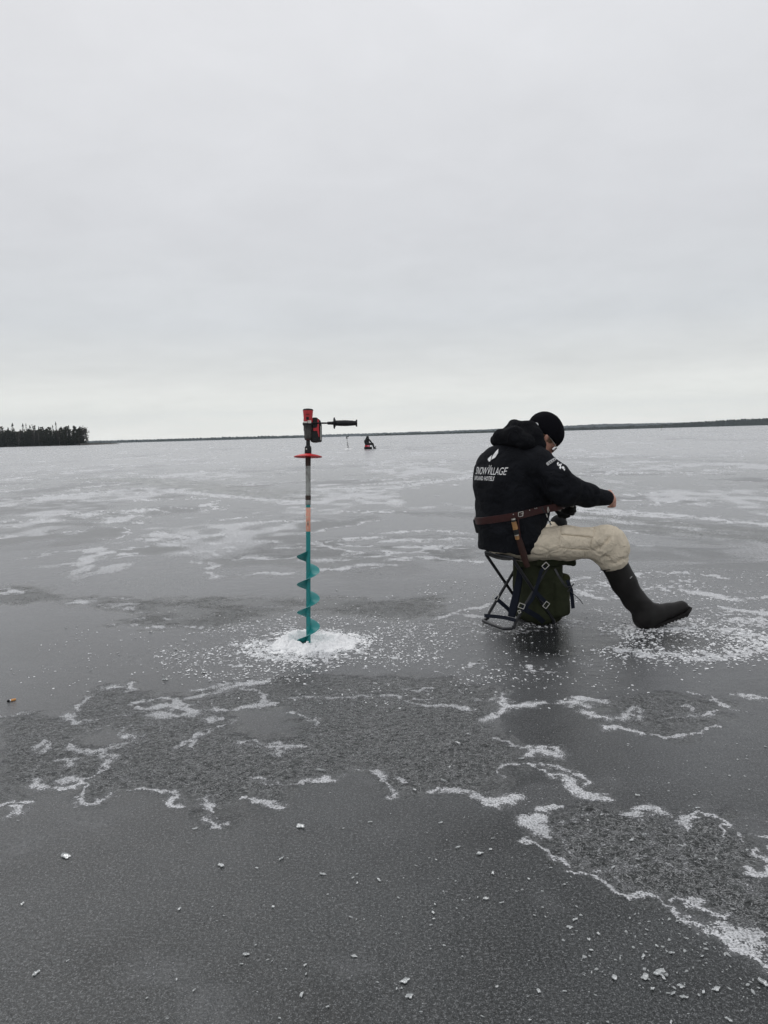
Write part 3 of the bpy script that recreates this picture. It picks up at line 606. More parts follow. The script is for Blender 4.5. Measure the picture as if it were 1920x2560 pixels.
protos = [(tree('spruce_tree', 'spruce', 10.5, 1), 'spruce', 10.5), (tree('spruce_tree', 'spruce', 12.5, 2), 'spruce', 12.5), (tree('pine_tree', 'pine', 11.5, 3), 'pine', 11.5),
          (tree('pine_tree', 'pine', 12.8, 4), 'pine', 12.8), (tree('birch_tree', 'birch', 11.2, 5), 'birch', 11.2), (tree('spruce_tree', 'spruce', 9.0, 6), 'spruce', 9.0)]
usedp = set(); rt = random.Random(5)
def place_tree(pi, x, y, s_, sz, lab=None):
    src, kd, hh_ = protos[pi]
    if pi in usedp:
        o = src.copy(); COL.objects.link(o)
        for ch in list(src.children):
            c_ = ch.copy(); COL.objects.link(c_); c_.parent = o
    else: o = src; usedp.add(pi)
    o.location = (x, y, .3); o.rotation_euler = (0, 0, rt.random()*6.28); o.scale = (s_, s_, sz)
    tag(o, lab or LBL[kd], {'spruce': 'spruce tree', 'pine': 'pine tree', 'birch': 'birch tree'}[kd], 'island wood '+kd+' trees')
for row in range(4):
    n_ = 52 if row < 3 else 34
    for k in range(n_):
        t_ = (k+rt.random()*.8)*(150/n_)+(0 if row == 0 else 2+row*2); off = row*4.2+rt.random()*3+1.5
        if row == 0 and k < 3: off += 1
        p_ = EA+ed_*t_+en_*off
        pi = rt.choice([0, 1, 2, 2, 3, 3, 4, 4, 5, 0]) if row else rt.choice([0, 2, 5, 5, 2, 3, 4, 0])
        s_ = (.98+.3*rt.random())*(.9 if pi in (2, 3) else 1.04)
        if t_ < 3: s_ *= .8
        place_tree(pi, p_[0], p_[1], s_*1.05, s_*(.93+.14*rt.random()))
for px_, top, pi, s_, lab in ((35, 1060.5, 1, 2.3, 'broad tall spruce, leftmost of the tall tips above the island wood'), (143, 1057, 0, 1.3, 'tallest thin spire of a spruce above the island wood'), (61, 1061, 0, 1.7, 'pointed spruce left of the very thin spike in the island wood'),
                              (69, 1061, 5, 1.0, 'very thin spruce spike beside the pointed spruce in the island wood'), (78, 1065, 0, 1.5, 'short pointed spruce between the thin spike and the forked birch'), (106, 1067, 2, 1.1, 'rounded pine standing alone in a dip of the wood skyline'),
                              (88, 1061, 4, 1.2, 'forked bare birch rising over the middle of the island wood'), (169, 1066, 3, 1.1, 'wide topped pine right of the tallest thin spruce spire'), (187, 1065, 3, 1.0, 'open crowned pine with sky showing through, near the right end of the wood'),
                              (5, 1066, 2, 1.2, 'rounded pine at the left edge of the photo'), (125, 1068, 3, 1.1, 'low broad pine just left of the tallest thin spire'), (205, 1071, 3, 1.15, 'bushy pine, outermost tree at the right tip of the island wood')):
    # on the front row, where that column of the photo meets the shore
    best = min((abs(960+F*((CR.transposed() @ Vector(tuple(EA+ed_*q+en_*2-np.array([0, 0, CH]))))[0])/-((CR.transposed() @ Vector(tuple(EA+ed_*q+en_*2-np.array([0, 0, CH]))))[2])-px_), q) for q in np.arange(0, 220, .5))[1]
    p_ = EA+ed_*best+en_*2; hgt = P(px_, top, p_[1])[2]-.3
    place_tree(pi, p_[0], p_[1], s_, hgt/protos[pi][2]*1.02, lab)

air = MB(); air.box((0, 2000, 149), ((1, 0, 0), (0, 1, 0), (0, 0, 1)), (6900, 6900, 151)); hz = air.build('haze', None, None, smooth=False); hz['kind'] = 'stuff'; hz['label'] = 'thin grey winter air over the lake'
hm = bpy.data.materials.new('haze'); hm.use_nodes = True; ht = hm.node_tree; ht.nodes.remove(ht.nodes['Principled BSDF']); pv = ht.nodes.new('ShaderNodeVolumePrincipled'); pv.inputs['Color'].default_value = (.80, .90, 1.0, 1); pv.inputs['Density'].default_value = .00007
ht.links.new(pv.outputs[0], ht.nodes['Material Output'].inputs['Volume']); hz.data.materials.append(hm)

# ------------------------------------------------------------------ ice auger with a cordless drill, standing in its mound of slush
def proj(p):
    q = CR.transposed() @ (Vector(tuple(map(float, p)))-Vector((0, 0, CH))); return 960+F*q[0]/-q[2], 1280-F*q[1]/-q[2]
AB = G(771, 1611); AT = P(770, 1022, 4.37); AX = unit(AT-AB)
def A(y):                     # point of the axis seen at height y of the photo
    lo, hi = -.5, 1.6
    for _ in range(40):
        m = (lo+hi)/2
        if proj(AB+AX*m)[1] > y: lo = m
        else: hi = m
    return AB+AX*lo
def Ac(c): return A(1000+c*.13564)
def pr(c0, pts):              # lathe profile given in crop rows and half widths (crop units)
    return [(float((Ac(c)-c0)@AX), r*.13564*.002236) for c, r in pts]
side_r = unit(P(900, 1058, 4.34)-P(770, 1058, 4.34)); toward = unit(np.cross(side_r, AX)); toward = toward if toward[1] < 0 else -toward
aug = empty('ice_auger', tuple(AB)); tag(aug, 'ice auger with turquoise spiral and a red and black cordless drill standing in white slush', 'ice auger')
o = Ac(900)
MB().lathe(Ac(1090), AX, pr(Ac(1090), [(1930, 47), (1925, 50), (1850, 50), (1848, 47), (1215, 47), (1210, 49), (1000, 49)]), 24).build('upper_shaft', M['galv'], aug)
MB().lathe(Ac(1090), AX, pr(Ac(1090), [(1215, 49.5), (1100, 50.5), (1030, 50.5)]), 24).build('rusty_sleeve', M['rust'], aug)
MB().lathe(Ac(1090), AX, pr(Ac(1090), [(1842, 51), (1838, 52), (1765, 52), (1760, 51)]), 24).build('rusty_band', M['rust'], aug)
tw = MB(); tw.lathe(A(1300), AX, [(float((A(y)-A(1300))@AX), .0127) for y in (1640, 1500, 1350, 1262)], 24); tw.build('lower_shaft', M['teal'], aug)
tk = MB(); tk.lathe(A(1300), AX, [(float((A(y)-A(1300))@AX), r) for y, r in ((1328.5, .0128), (1328, .0134), (1300, .0134), (1269.5, .0134), (1269, .0128))], 24); stk = tk.build('sticker', M['sticker'], aug)
# small mark on the sticker, facing the camera
mk = MB(); cm = A(1308)
for dz, ww in ((.016, .0022), (.010, .0022), (.004, .0042), (-.001, .0058), (-.006, .0042), (-.011, .002)):
    mk.ribbon([cm+AX*dz, cm+AX*(dz-.0062)], [toward]*2, ww, .0146)
mk.build('mark', M['green_mark'], stk, smooth=False)
# flight: pitch 0.151 m, radius 0.065 m, right up to the slush
V = []; Fc = []; y0 = float((A(1375)-AB)@AX); pit = .159; nst = 300; turns = (y0+.06)/pit
for i in range(nst+1):
    q = i/nst*turns; a = q*2*math.pi; z = y0-q*pit; ro = .013+(.0645-.013)*min(1, (q/.21))**.55; ro = ro if q > .003 else .014
    dr = toward*math.cos(a)-side_r*math.sin(a)
    for rad, dz in ((.011, .0012), (ro, .0008), (ro+.0004, 0), (ro, -.0008), (.011, -.0012)):
        V.append(AB+AX*(z+dz-.0*rad)+dr*rad)
Fc = [(i*5+k, i*5+(k+1) % 5, (i+1)*5+(k+1) % 5, (i+1)*5+k) for i in range(nst) for k in range(5)]+[(0, 1, 2, 3, 4), tuple(nst*5+k for k in (4, 3, 2, 1, 0))]
fo = obj_pl('spiral_blade', V, Fc, M['teal'], aug); fo.data.set_sharp_from_angle(angle=math.radians(35))
# red stop disc
tilt = unit(AX-toward*.045)
MB().lathe(Ac(1045), tilt, [(-.004, .014), (-.0025, .060), (-.003, .078), (0, .0795), (.0025, .077), (.011, .050), (.0165, .022), (.018, .014)], 48).build('stop_disc', M['redhi'], aug)
# adaptor with a cross hole
ad = MB(); ad.lathe(Ac(900), AX, pr(Ac(900), [(1000, 60), (985, 64), (885, 64), (862, 58), (838, 38), (735, 36)]), 24); adp = ad.build('chuck_adaptor', M['black'], aug)
hc = Ac(908)-side_r*24*.13564*.002236
MB().lathe(hc+toward*.0145, toward, [(0, .0042), (.0042, .0042), (.0046, .003)], 14).build('cross_pin', M['steel'], adp)
dr_ = MB(); dr_.lathe(Ac(600), AX, pr(Ac(600), [(742, 50), (730, 60), (705, 68), (690, 72), (580, 74), (575, 82), (465, 86), (462, 88)]), 28); drl = dr_.build('gearbox', M['gear'], aug)
MB().lathe(Ac(440), AX, pr(Ac(440), [(468, 88), (466, 100), (418, 100), (414, 92)]), 28).build('clamp_ring', M['black'], aug)
MB().lathe(Ac(300), AX, pr(Ac(300), [(440, 78), (438, 86), (400, 86), (330, 84), (250, 90), (190, 95), (187, 94)]), 32).build('motor_housing', M['red'], aug)
mv = MB()
for c in (268, 282): mv.ribbon([Ac(c)+side_r*s_*.012+toward*(.0268*(1-.12*abs(s_))) for s_ in (-.9, -.3, .3, .9)], [toward]*4, .0022, .0012)
mv.build('vent_slots', M['black'], aug)
MB().lathe(Ac(190), AX, pr(Ac(190), [(196, 96), (192, 98), (178, 97), (166, 80), (158, 40), (157, 5)]), 32).build('motor_cap', M['black'], aug)
lv = MB(); lv.box(Ac(345)+toward*.026, (side_r, AX, toward), (.0075, .008, .004)); lv.tube([Ac(352)+toward*.028, Ac(330)+toward*.030], [.003, .0025], 8); lv.build('selector_switch', M['black'], aug, bevel=.001)
st = MB(); st.box(Ac(418)+toward*.0275-side_r*.012, (side_r, AX, toward), (.011, .005, .004)); st.box(Ac(412)+toward*.0285+side_r*.011, (side_r, AX, toward), (.010, .008, .004)); st.build('clamp_bolt_plate', M['steel'], aug, bevel=.001)
# pistol grip and battery point away to the right
gd = unit(side_r*.62-toward*.78); gn = unit(np.cross(gd, AX))
def gp_(c, along, off=0): return Ac(c)+gd*along+gn*off
k_ = .13564*.002236
g_ = MB()
def xpos(c): return (c-518)*k_
body = lambda pts: [Ac(y)+side_r*xpos(x) for x, y in pts]
def slab(mb, poly, y0_, y1_):          # polygon in crop units on the drill's side, given depth behind the axis
    n_ = len(poly); P0 = [Ac(y)+side_r*xpos(x)-toward*y0_ for x, y in poly]; P1 = [Ac(y)+side_r*xpos(x)-toward*y1_ for x, y in poly]
    mb.add(P0+P1, [tuple(range(n_)), tuple(range(n_, 2*n_))[::-1]]+[(i, (i+1) % n_, n_+(i+1) % n_, n_+i) for i in range(n_)]); return mb
slab(MB(), [(600, 322), (640, 316), (685, 322), (705, 345), (735, 362), (755, 420), (762, 470), (762, 745), (745, 770), (690, 768), (670, 780), (600, 776), (560, 760), (575, 600), (600, 470)], .002, .060).build('grip', M['black'], aug, smooth=False, bevel=.004)
rdp = MB(); slab(rdp, [(690, 348), (722, 362), (722, 560), (730, 610), (728, 690), (716, 680), (694, 600), (690, 572), (612, 568), (612, 520), (680, 508), (692, 480)], -.0015, .004)
rdp.build('red_grip_panel', M['red'], aug, smooth=False, bevel=.0012)
bt = MB(); slab(bt, [(600, 700), (700, 712), (700, 768), (664, 778), (600, 772)], -.004, .066)
bt.build('battery', M['black'], aug, smooth=False, bevel=.003)
MB().tube([Ac(478)+side_r*xpos(754)+toward*.001, Ac(740)+side_r*xpos(754)+toward*.001], .0014, 8).build('battery_edge', M['steel'], aug)
# side handle
hd = MB(); ho = Ac(426); hdir = unit(side_r-AX*.0)
hd.lathe(ho, hdir, [(xpos(590), .0050), (xpos(865), .0048)], 16); hrod = hd.build('handle_rod', M['black'], aug)
hp = MB(); hp.lathe(ho, hdir, [(xpos(x), r*k_) for x, r in ((865, 12), (885, 27), (985, 32), (992, 95), (1002, 108), (1015, 108), (1024, 80), (1036, 50), (1120, 54), (1210, 56), (1320, 50), (1400, 42), (1408, 62), (1420, 68), (1432, 66), (1434, 30))], 28)
hp.build('side_handle', M['black'], aug)

# mound of slush: heaped around the hole
nrg, nth = 70, 220; V = []
for i in range(nrg):
    r_ = .018+(i/(nrg-1))**1.1*.34
    for k in range(nth):
        a = 2*math.pi*k/nth; x = r_*math.cos(a); y = r_*math.sin(a)
        ex = x/1.06; ey = y/.92; rr2 = math.hypot(ex, ey)*(1.04+.22*noise2(np.array(math.cos(a)*2.1+5), np.array(math.sin(a)*2.1+2))+.10*noise2(np.array(math.cos(a)*6+5), np.array(math.sin(a)*6+2)))
        V.append((x, y, rr2))
V = np.array(V); x, y, q = V.T
hgt = .052*np.clip((.225-q)/.14, 0, 1)**.9*(1+.75*fbm(x*11, y*11, 4, .6))*(.02+.98*sst(.078, .125, q+.03*noise2(x*30, y*30)))*np.clip(1+4.2*y*(y < 0)+.9*y*(y > 0), .3, 2)
hgt += .016*np.maximum(0, noise2(x*33+3, y*33))*sst(.25, .17, q)*sst(.08, .12, q)+.008*noise2(x*75, y*75)*sst(.27, .2, q)+.004*noise2(x*170, y*170)*sst(.27, .2, q)+.008*np.maximum(0, fbm(x*40+3, y*40, 3))+.016*sst(.14, .20, q)*(fbm(x*17+5, y*17, 4, .65)-.12)-.007*sst(.19, .31, q)
V = np.stack([x+AB[0], y+AB[1]+.02, hgt+.002], 1)
Fq2 = [(i*nth+k, i*nth+(k+1) % nth, (i+1)*nth+(k+1) % nth, (i+1)*nth+k) for i in range(nrg-1) for k in range(nth)]+[tuple(range(nth))[::-1]]
tag(obj_pl('slush_mound', V, Fq2, M['slush']), 'heap of white ice slush drilled up around the foot of the turquoise auger', 'slush mound')

# shavings and crumbs of ice, thousands of them
def shards(name, P_, S_, m, label, cat, seed, thick=.35):
    rnd = np.random.RandomState(seed); n_ = len(P_); k = 6
    a = np.linspace(0, 2*math.pi, k, endpoint=False)[None, :]+rnd.rand(n_, 1)*6.28+rnd.rand(n_, k)*.7
    r = S_[:, None]*(.45+.75*rnd.rand(n_, k)); el = .25+.6*rnd.rand(n_, 1); ph = rnd.rand(n_, 1)*6.28
    x = r*np.cos(a); y = r*np.sin(a)*el; x, y = x*np.cos(ph)-y*np.sin(ph), x*np.sin(ph)+y*np.cos(ph)
    tx = rnd.randn(n_, 1)*.12; ty = rnd.randn(n_, 1)*.12; h_ = S_[:, None]*thick
    top = np.stack([x*.8, y*.8, h_*(.7+.6*rnd.rand(n_, k))+x*tx+y*ty+h_*.4], 2); bot = np.stack([x, y, x*tx*.6+y*ty*.6+0*x], 2)
    cen = np.stack([x.mean(1)*0, x.mean(1)*0, h_[:, 0]*(.75+.5*rnd.rand(n_))], 1)[:, None, :]
    Vv = np.concatenate([bot, top, cen], 1)+P_[:, None, :]; b_ = (np.arange(n_)*(2*k+1))[:, None, None]
    j_ = np.arange(k); q_ = np.stack([j_, (j_+1) % k, k+(j_+1) % k, k+j_], 1); t_ = np.stack([k+j_, k+(j_+1) % k, np.full(k, 2*k)], 1)
    ql = (q_[None]+b_).reshape(-1); tl = (t_[None]+b_).reshape(-1); me = bpy.data.meshes.new(name)
    me.vertices.add(Vv.shape[0]*Vv.shape[1]); me.vertices.foreach_set('co', Vv.astype(np.float32).ravel())
    lp = np.concatenate([ql, tl]).astype(np.int32); me.loops.add(len(lp)); me.loops.foreach_set('vertex_index', lp)
    s0 = np.concatenate([np.arange(0, len(ql), 4), len(ql)+np.arange(0, len(tl), 3)]).astype(np.int32); me.polygons.add(len(s0)); me.polygons.foreach_set('loop_start', s0); me.update(calc_edges=True)
    return tag(link_mesh(name, me, m, smooth=False), label, cat, kind='stuff')
rs = np.random.RandomState(3); pts = []; sz = []
def sow(n_, cx, cy, rad, pw, sx, sy, s0, s1):
    a = rs.rand(n_)*6.28; r_ = rad*rs.rand(n_)**pw; x = cx+r_*np.cos(a)*sx; y = cy+r_*np.sin(a)*sy
    keep = noise2(x*6+2, y*6)+.6*noise2(x*15, y*15) > -.35+rs.randn(n_)*.3
    x, y = x[keep], y[keep]; pts.append(np.stack([x, y, np.full(len(x), .001)], 1)); sz.append(s0+(s1-s0)*rs.rand(len(x))**2.2)
sow(4200, AB[0], AB[1], .75, .75, 1.15, .95, .003, .012)
sow(2600, AB[0], AB[1], .36, .5, 1.05, .95, .004, .013)
sow(1500, AB[0]+.1, AB[1]+.1, 1.5, .8, 1.2, .8, .003, .009)
gx_ = rs.randn(1100, 2)*.105; gr_ = np.hypot(gx_[:, 0], gx_[:, 1]); gk = (gr_ > .07) & (gr_ < .25); gx_ = gx_[gk]; gr_ = gr_[gk]
gzz = []
from mathutils.kdtree import KDTree
kd_ = KDTree(len(V)); [kd_.insert((float(a_[0]), float(a_[1]), 0), i_) for i_, a_ in enumerate(V)]; kd_.balance()
for a_ in gx_:
    co_, i_, d_ = kd_.find((AB[0]+a_[0], AB[1]+.02+a_[1], 0)); gzz.append(V[i_][2]-.001)
pts.append(np.stack([AB[0]+gx_[:, 0], AB[1]+.02+gx_[:, 1], np.array(gzz)], 1)); sz.append(.003+.008*rs.rand(len(gx_))**2)
sh = shards('ice_shavings', np.concatenate(pts), np.concatenate(sz), M['flake'], 'thin white shavings of ice thrown out around the slush mound', 'ice shavings', 1, .13)
pts = []; sz = []
q_a = rs.rand(2600)*6.28; q_r = .42+rs.randn(2600)*.13
pts.append(np.stack([HEEL[0]+.12+q_r*np.cos(q_a), HEEL[1]-.28+.75*q_r*np.sin(q_a), np.full(2600, .001)], 1)); sz.append(.004+.010*rs.rand(2600)**2)
sow(1800, HEEL[0]+.75, HEEL[1]+.15, .7, .8, 1.5, .9, .003, .012)
sow(1500, STC[0]+.1, STC[1], .7, .8, 1.3, .6, .003, .010)
sow(1200, HEEL[0]+.3, HEEL[1]+1.2, 1.0, .8, 1.6, .8, .004, .013)
sow(700, .45, 3.6, .8, .8, 1.3, .6, .003, .009)
pp = np.concatenate(pts); ss = np.concatenate(sz); wk = np.hypot((pp[:, 0]-STC[0]-.18)/1.3, (pp[:, 1]-STC[1]+.36)/.9) > .27
shards('trodden_crumbs', pp[wk], ss[wk], M['flake'], 'white crumbs of trodden ice around the stool and the boots', 'ice crumbs', 2, .13)
pts = []; sz = []
sow(420, .8, 2.0, 1.3, .7, 1., .55, .0015, .005); sow(200, .35, 1.7, .8, .7, 1., .5, .0015, .005); sow(160, .1, 2.8, 2.2, .7, 1., .5, .0015, .005); sow(160, 1.2, 2.6, 1.0, .7, 1.2, .6, .002, .007)
sow(350, .78, 1.62, .35, .7, 1.2, .45, .002, .007)
shards('scattered_crumbs', np.concatenate(pts), np.concatenate(sz), M['chip'], 'tiny ice crumbs sprinkled over the dark ice in the foreground', 'ice crumbs', 4, .2)

# ------------------------------------------------------------------ folding stool with a rucksack
BL = G(1217, 1551); BR = G(1287, 1578); wv = BR-BL; SW = np.linalg.norm(wv); sy_ = -unit(wv); sx_ = np.array([sy_[1], -sy_[0], 0.]); SO = (BL+BR)/2
def S_(x, y, z): return SO+sx_*(x)+sy_*y+np.array([0, 0, z])         # x forward from the rear feet, y to the far side
stool = empty('rucksack_stool', tuple(SO)); tag(stool, 'black tube folding stool with a green rucksack in its frame, under the seated person', 'stool')
hw = SW/2; LX = .285; TZ = .432
for yy in (hw, -hw):
    MB().tube([S_(.0, yy, TZ), S_(.005, yy, TZ-.02), S_(LX-.005, yy, .03), S_(LX, yy, .012)], .0095, 12).build('leg', M['tube'], stool)
    yo = yy*.93
    MB().tube([S_(LX, yo, TZ-.01), S_(LX-.004, yo, TZ-.03), S_(.012, yo, .05), S_(.0, yo, .010)], .0095, 12).build('leg', M['tube'], stool)
    MB().lathe(S_(LX/2, yy-.012*(1 if yy < 0 else -1)*0-.013, TZ/2), sy_, [(-.004, .004), (0, .0055), (.024, .0055), (.026, .003)], 12).build('pivot_bolt', M['steel'], stool)
MB().tube([S_(0, hw, TZ), S_(-.004, hw*.9, TZ+.004), S_(-.004, -hw*.9, TZ+.004), S_(0, -hw, TZ)], .0095, 12).build('seat_bar', M['tube'], stool)
MB().tube([S_(LX, hw*.93, TZ-.01), S_(LX, -hw*.93, TZ-.01)], .0095, 12).build('seat_bar', M['tube'], stool)
MB().tube([S_(.0, hw*.93, .030), S_(-.01, hw*.90, .013), S_(-.05, hw*.75, .012), S_(-.055, 0, .012), S_(-.05, -hw*.75, .012), S_(-.01, -hw*.90, .013), S_(0, -hw*.93, .030)], .0095, 12).build('foot_bar', M['tube'], stool)
MB().tube([S_(LX, hw, .014), S_(LX, -hw, .014)], .0095, 12).build('foot_bar', M['tube'], stool)
# sagging seat cloth
nx_, ny_ = 24, 20; V = []
for lay in (0, -.004):
    for i in range(nx_+1):
        for j in range(ny_+1):
            u_, v_ = i/nx_, j/ny_; V.append(S_(-.014+(LX+.028)*u_, (v_-.5)*2*hw*.88, TZ+.012-.035*math.sin(u_*math.pi)-.01*math.sin(v_*math.pi)+lay-(.02 if i in (0, nx_) else 0)))
nn = (nx_+1)*(ny_+1); Fc = []
for l_ in (0, 1):
    for i in range(nx_):
        for j in range(ny_):
            q = (i*(ny_+1)+j, (i+1)*(ny_+1)+j, (i+1)*(ny_+1)+j+1, i*(ny_+1)+j+1); Fc.append(tuple(k+nn*l_ for k in (q if l_ == 0 else q[::-1])))
obj_pl('seat_cloth', V, Fc, M['seatc'], stool)
# rucksack
x0b, x1b, hb = .165, .385, .145
fb = Field(SO+np.array([-.25, -.4, -.06]), SO+np.array([.75, .6, .62]), .005)
axb = (sx_, sy_, np.array([0, 0, 1.]))
fb.box(S_((x0b+x1b)/2, 0, .205), axb, (.112, hb, .20), .055, .03)
fb.ell(S_(x1b-.03, 0, .15), axb, (.07, hb*.95, .13), .04)
fb.box(S_(x1b-.045, -hb-.005, .16), axb, (.055, .035, .11), .025, .02)       # near side pocket
fb.noise((7, 7, 4), .012).noise((18, 18, 9), .006, 4.)
for k in range(7):
    a_ = .02+.05*k; fb.groove([S_(x0b+.02, -hb-.012, .05+a_*1.05), S_(x0b+.12, -hb-.012, .10+a_*.9), S_(x1b, -hb-.01, .04+a_)], .007, .005*(1 if k % 2 else -.7))
bag = fb.build('rucksack_bag', M['olive'], stool, smooth=2)
fp = Field(SO+np.array([-.1, -.4, -.06]), SO+np.array([.85, .6, .62]), .005)
fp.box(S_(x1b+.012, -.03, .165), axb, (.036, .105, .135), .03, .02); fp.noise(9, .012).noise(22, .006)
for k in range(4): fp.groove([S_(x1b+.05, -.13, .07+.06*k), S_(x1b+.055, -.02, .05+.07*k), S_(x1b+.05, .07, .08+.06*k)], .008, .006)
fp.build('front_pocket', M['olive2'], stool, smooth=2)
fl_ = Field(SO+np.array([-.2, -.4, .2]), SO+np.array([.85, .6, .62]), .005)
fl_.box(S_(x0b+.135, -.005, .392), axb, (.135, hb+.012, .028), .02, .02); fl_.cap(S_(x1b+.045, -hb, .365), S_(x1b+.045, hb, .365), .018, k=.03); fl_.noise((9, 9, 6), .012).noise(24, .005)
fl_.build('top_flap', M['olive'], stool, smooth=2)
# side pocket flap, straps, buckles
def strap(name, pts, w_, nrm=(0, -1, 0), m='navy', th=.0025):
    return MB().ribbon(pts, [np.array(nrm)]*len(pts), w_, th).build(name, M[m], stool, smooth=False)
YN = 4.40
strap('carrying_strap', [c2(590, 372, 4.50), c2(560, 410, 4.46), c2(530, 520, 4.44), c2(500, 600, 4.43), c2(440, 680, 4.42)], .020)
strap('carrying_strap', [c2(245, 592, 4.60), c2(290, 632, 4.60), c2(335, 672, 4.60), c2(365, 716, 4.60)], .024)
strap('carrying_strap', [c2(425, 655, 4.42), c2(480, 690, 4.42), c2(540, 725, 4.45), c2(580, 762, 4.5)], .030)
strap('carrying_strap', [c2(600, 628, 4.43), c2(560, 590, 4.43), c2(520, 545, 4.44)], .020)
strap('carrying_strap', [c2(168, 716, 4.70), c2(240, 722, 4.62), c2(310, 730, 4.52), c2(383, 748, 4.43)], .022, (-.4, -.9, .2))
MB().ribbon([c2(420, 380, 4.62), c2(412, 470, 4.60), c2(395, 560, 4.58), c2(375, 650, 4.56), c2(360, 722, 4.55)], [(-.5, -.85, 0)]*5, [.03, .04, .045, .05, .045], .018).build('back_pad', M['navy'], stool, bevel=.004)
strap('hanging_strap', [c2(742, 470, 4.36), c2(768, 540, 4.36), c2(775, 600, 4.37), c2(781, 666, 4.375)], .022, (.2, -1, 0))
strap('pocket_strap', [c2(655, 392, 4.36), c2(680, 440, 4.345), c2(712, 490, 4.345), c2(738, 520, 4.35)], .012, (.2, -1, .1), 'tube')
MB().tube([c2(738, 520, 4.345), c2(775, 512, 4.34), c2(788, 494, 4.34), c2(765, 522, 4.34), c2(745, 550, 4.345)], .0035, 8).build('cord_knot', M['tube'], stool)
MB().tube([c2(760, 545, 4.35), c2(800, 580, 4.35), c2(830, 608, 4.35), c2(850, 636, 4.35)], .0022, 8).build('drawstring', M['tube'], stool)
for cx, cy, w_, h_, an, Yb in ((591, 372, 18, 14, .75, 4.43), (596, 643, 19, 13, .9, 4.41), (246, 588, 15, 16, 1.1, 4.57), (426, 650, 14, 18, 1.2, 4.39), (410, 690, 8, 8, .3, 4.39)):
    cc_ = c2(cx, cy, Yb); s_ = Yb/F*.36166*1.15; ux = np.array([math.cos(an), 0, math.sin(an)]); uz = np.array([-math.sin(an), 0, math.cos(an)]); q = [cc_+ux*a_*w_*s_+uz*b_*h_*s_ for a_, b_ in ((-1, -1), (1, -1), (1, 1), (-1, 1))]
    bk = MB()
    for a_, b_ in zip(q, q[1:]+q[:1]): bk.tube([a_, b_], .0021, 6)
    bk.build('buckle', M['steel'], stool)

# ------------------------------------------------------------------ the seated fisher
ft = np.array([.87, .5, 0.]); ft = unit(ft); rt_ = np.array([ft[1], -ft[0], 0.]); UZ = np.array([0, 0, 1.])
person = empty('person', tuple(c1(430, 1400, 4.66)*np.array([1, 1, 0]))); tag(person, 'person in black hooded jacket and beige trousers sitting on the rucksack stool, arm stretched out', 'person')
# joints
PEL = c1(440, 1275, 4.68); WAI = c1(438, 1060, 4.68); CHE = c1(442, 815, 4.68); UPP = c1(530, 620, 4.68)
SHR, ELR, WRR = c1(735, 615, 4.53), c1(975, 822, 4.46), c1(1396, 918, 4.58)
SHL, ELL, WRL = c1(430, 560, 4.84), c1(620, 900, 4.98), c1(872, 958, 4.74)
HIR, KNR, ANR = c1(590, 1332, 4.57), c1(1348, 1316, 4.46), P(1603, 1512, 4.47)
HIL, KNL, ANL = c1(440, 1320, 4.78), c1(908, 1152, 5.06), np.array([1.09, 5.02, .10])
LF = unit([.25, .97, 0]); HF = unit(np.array([math.cos(.30)*.64, math.sin(.30)*.64, -.77])); HR = unit(np.array([math.sin(.30), -math.cos(.30), 0])); HU = np.cross(HR, HF); HU = unit(HU)
HC = c1(752, 342, 4.72)
def H(f_, r, u_): return HC+HF*f_+HR*r+HU*u_
def hand(fd, wr, d, nrm, dr=0., curl=(.5, .8, .6), thumb=1, k=.003, spread=.0195):
    d = unit(d); nrm = unit(np.array(nrm)-d*np.dot(nrm, d)); s = np.cross(d, nrm)*thumb       # s: towards the thumb side
    pc = wr+d*.055
    fd.ell(pc, (d, s, nrm), (.052+dr, .041+dr, .017+dr), .01); fd.cap(wr-d*.03, wr+d*.02, .026+dr, .026+dr, .015, n=nrm, sq=1.35)
    for q, (ln_, of) in enumerate(((.072, 1.45), (.080, .5), (.075, -.45), (.060, -1.4))):
        p_ = wr+d*(.094-.004*abs(of))+s*of*spread; fd.cap(wr+d*.05+s*of*spread*.8, p_, .0115+dr, .0105+dr, .008); a = 0; c_ = p_
        for sg, (fr, cu) in enumerate(zip((.45, .31, .24), curl)):
            a += cu*(1+.06*q); dirn = d*math.cos(a)+nrm*math.sin(a); e_ = c_+dirn*ln_*fr; r0 = (.0098, .0090, .0080)[sg]+dr; fd.cap(c_, e_, r0, r0-.001, k); c_ = e_
    t0 = wr+d*.025+s*.028; t1 = t0+unit(d*.6+s*.6+nrm*.35)*.042; t2 = t1+unit(d*.75+s*.05+nrm*.65)*.034; t3 = t2+unit(d*.7-s*.25+nrm*.65)*.026
    fd.chain([t0, t1, t2, t3], [.015+dr, .0125+dr, .0105+dr, .009+dr], .006)
RHD, RHN = (.42, .85, -.20), (-.84, .45, -.10); LHD, LHN = (.92, -.15, -.28), (-.05, -1, .1)
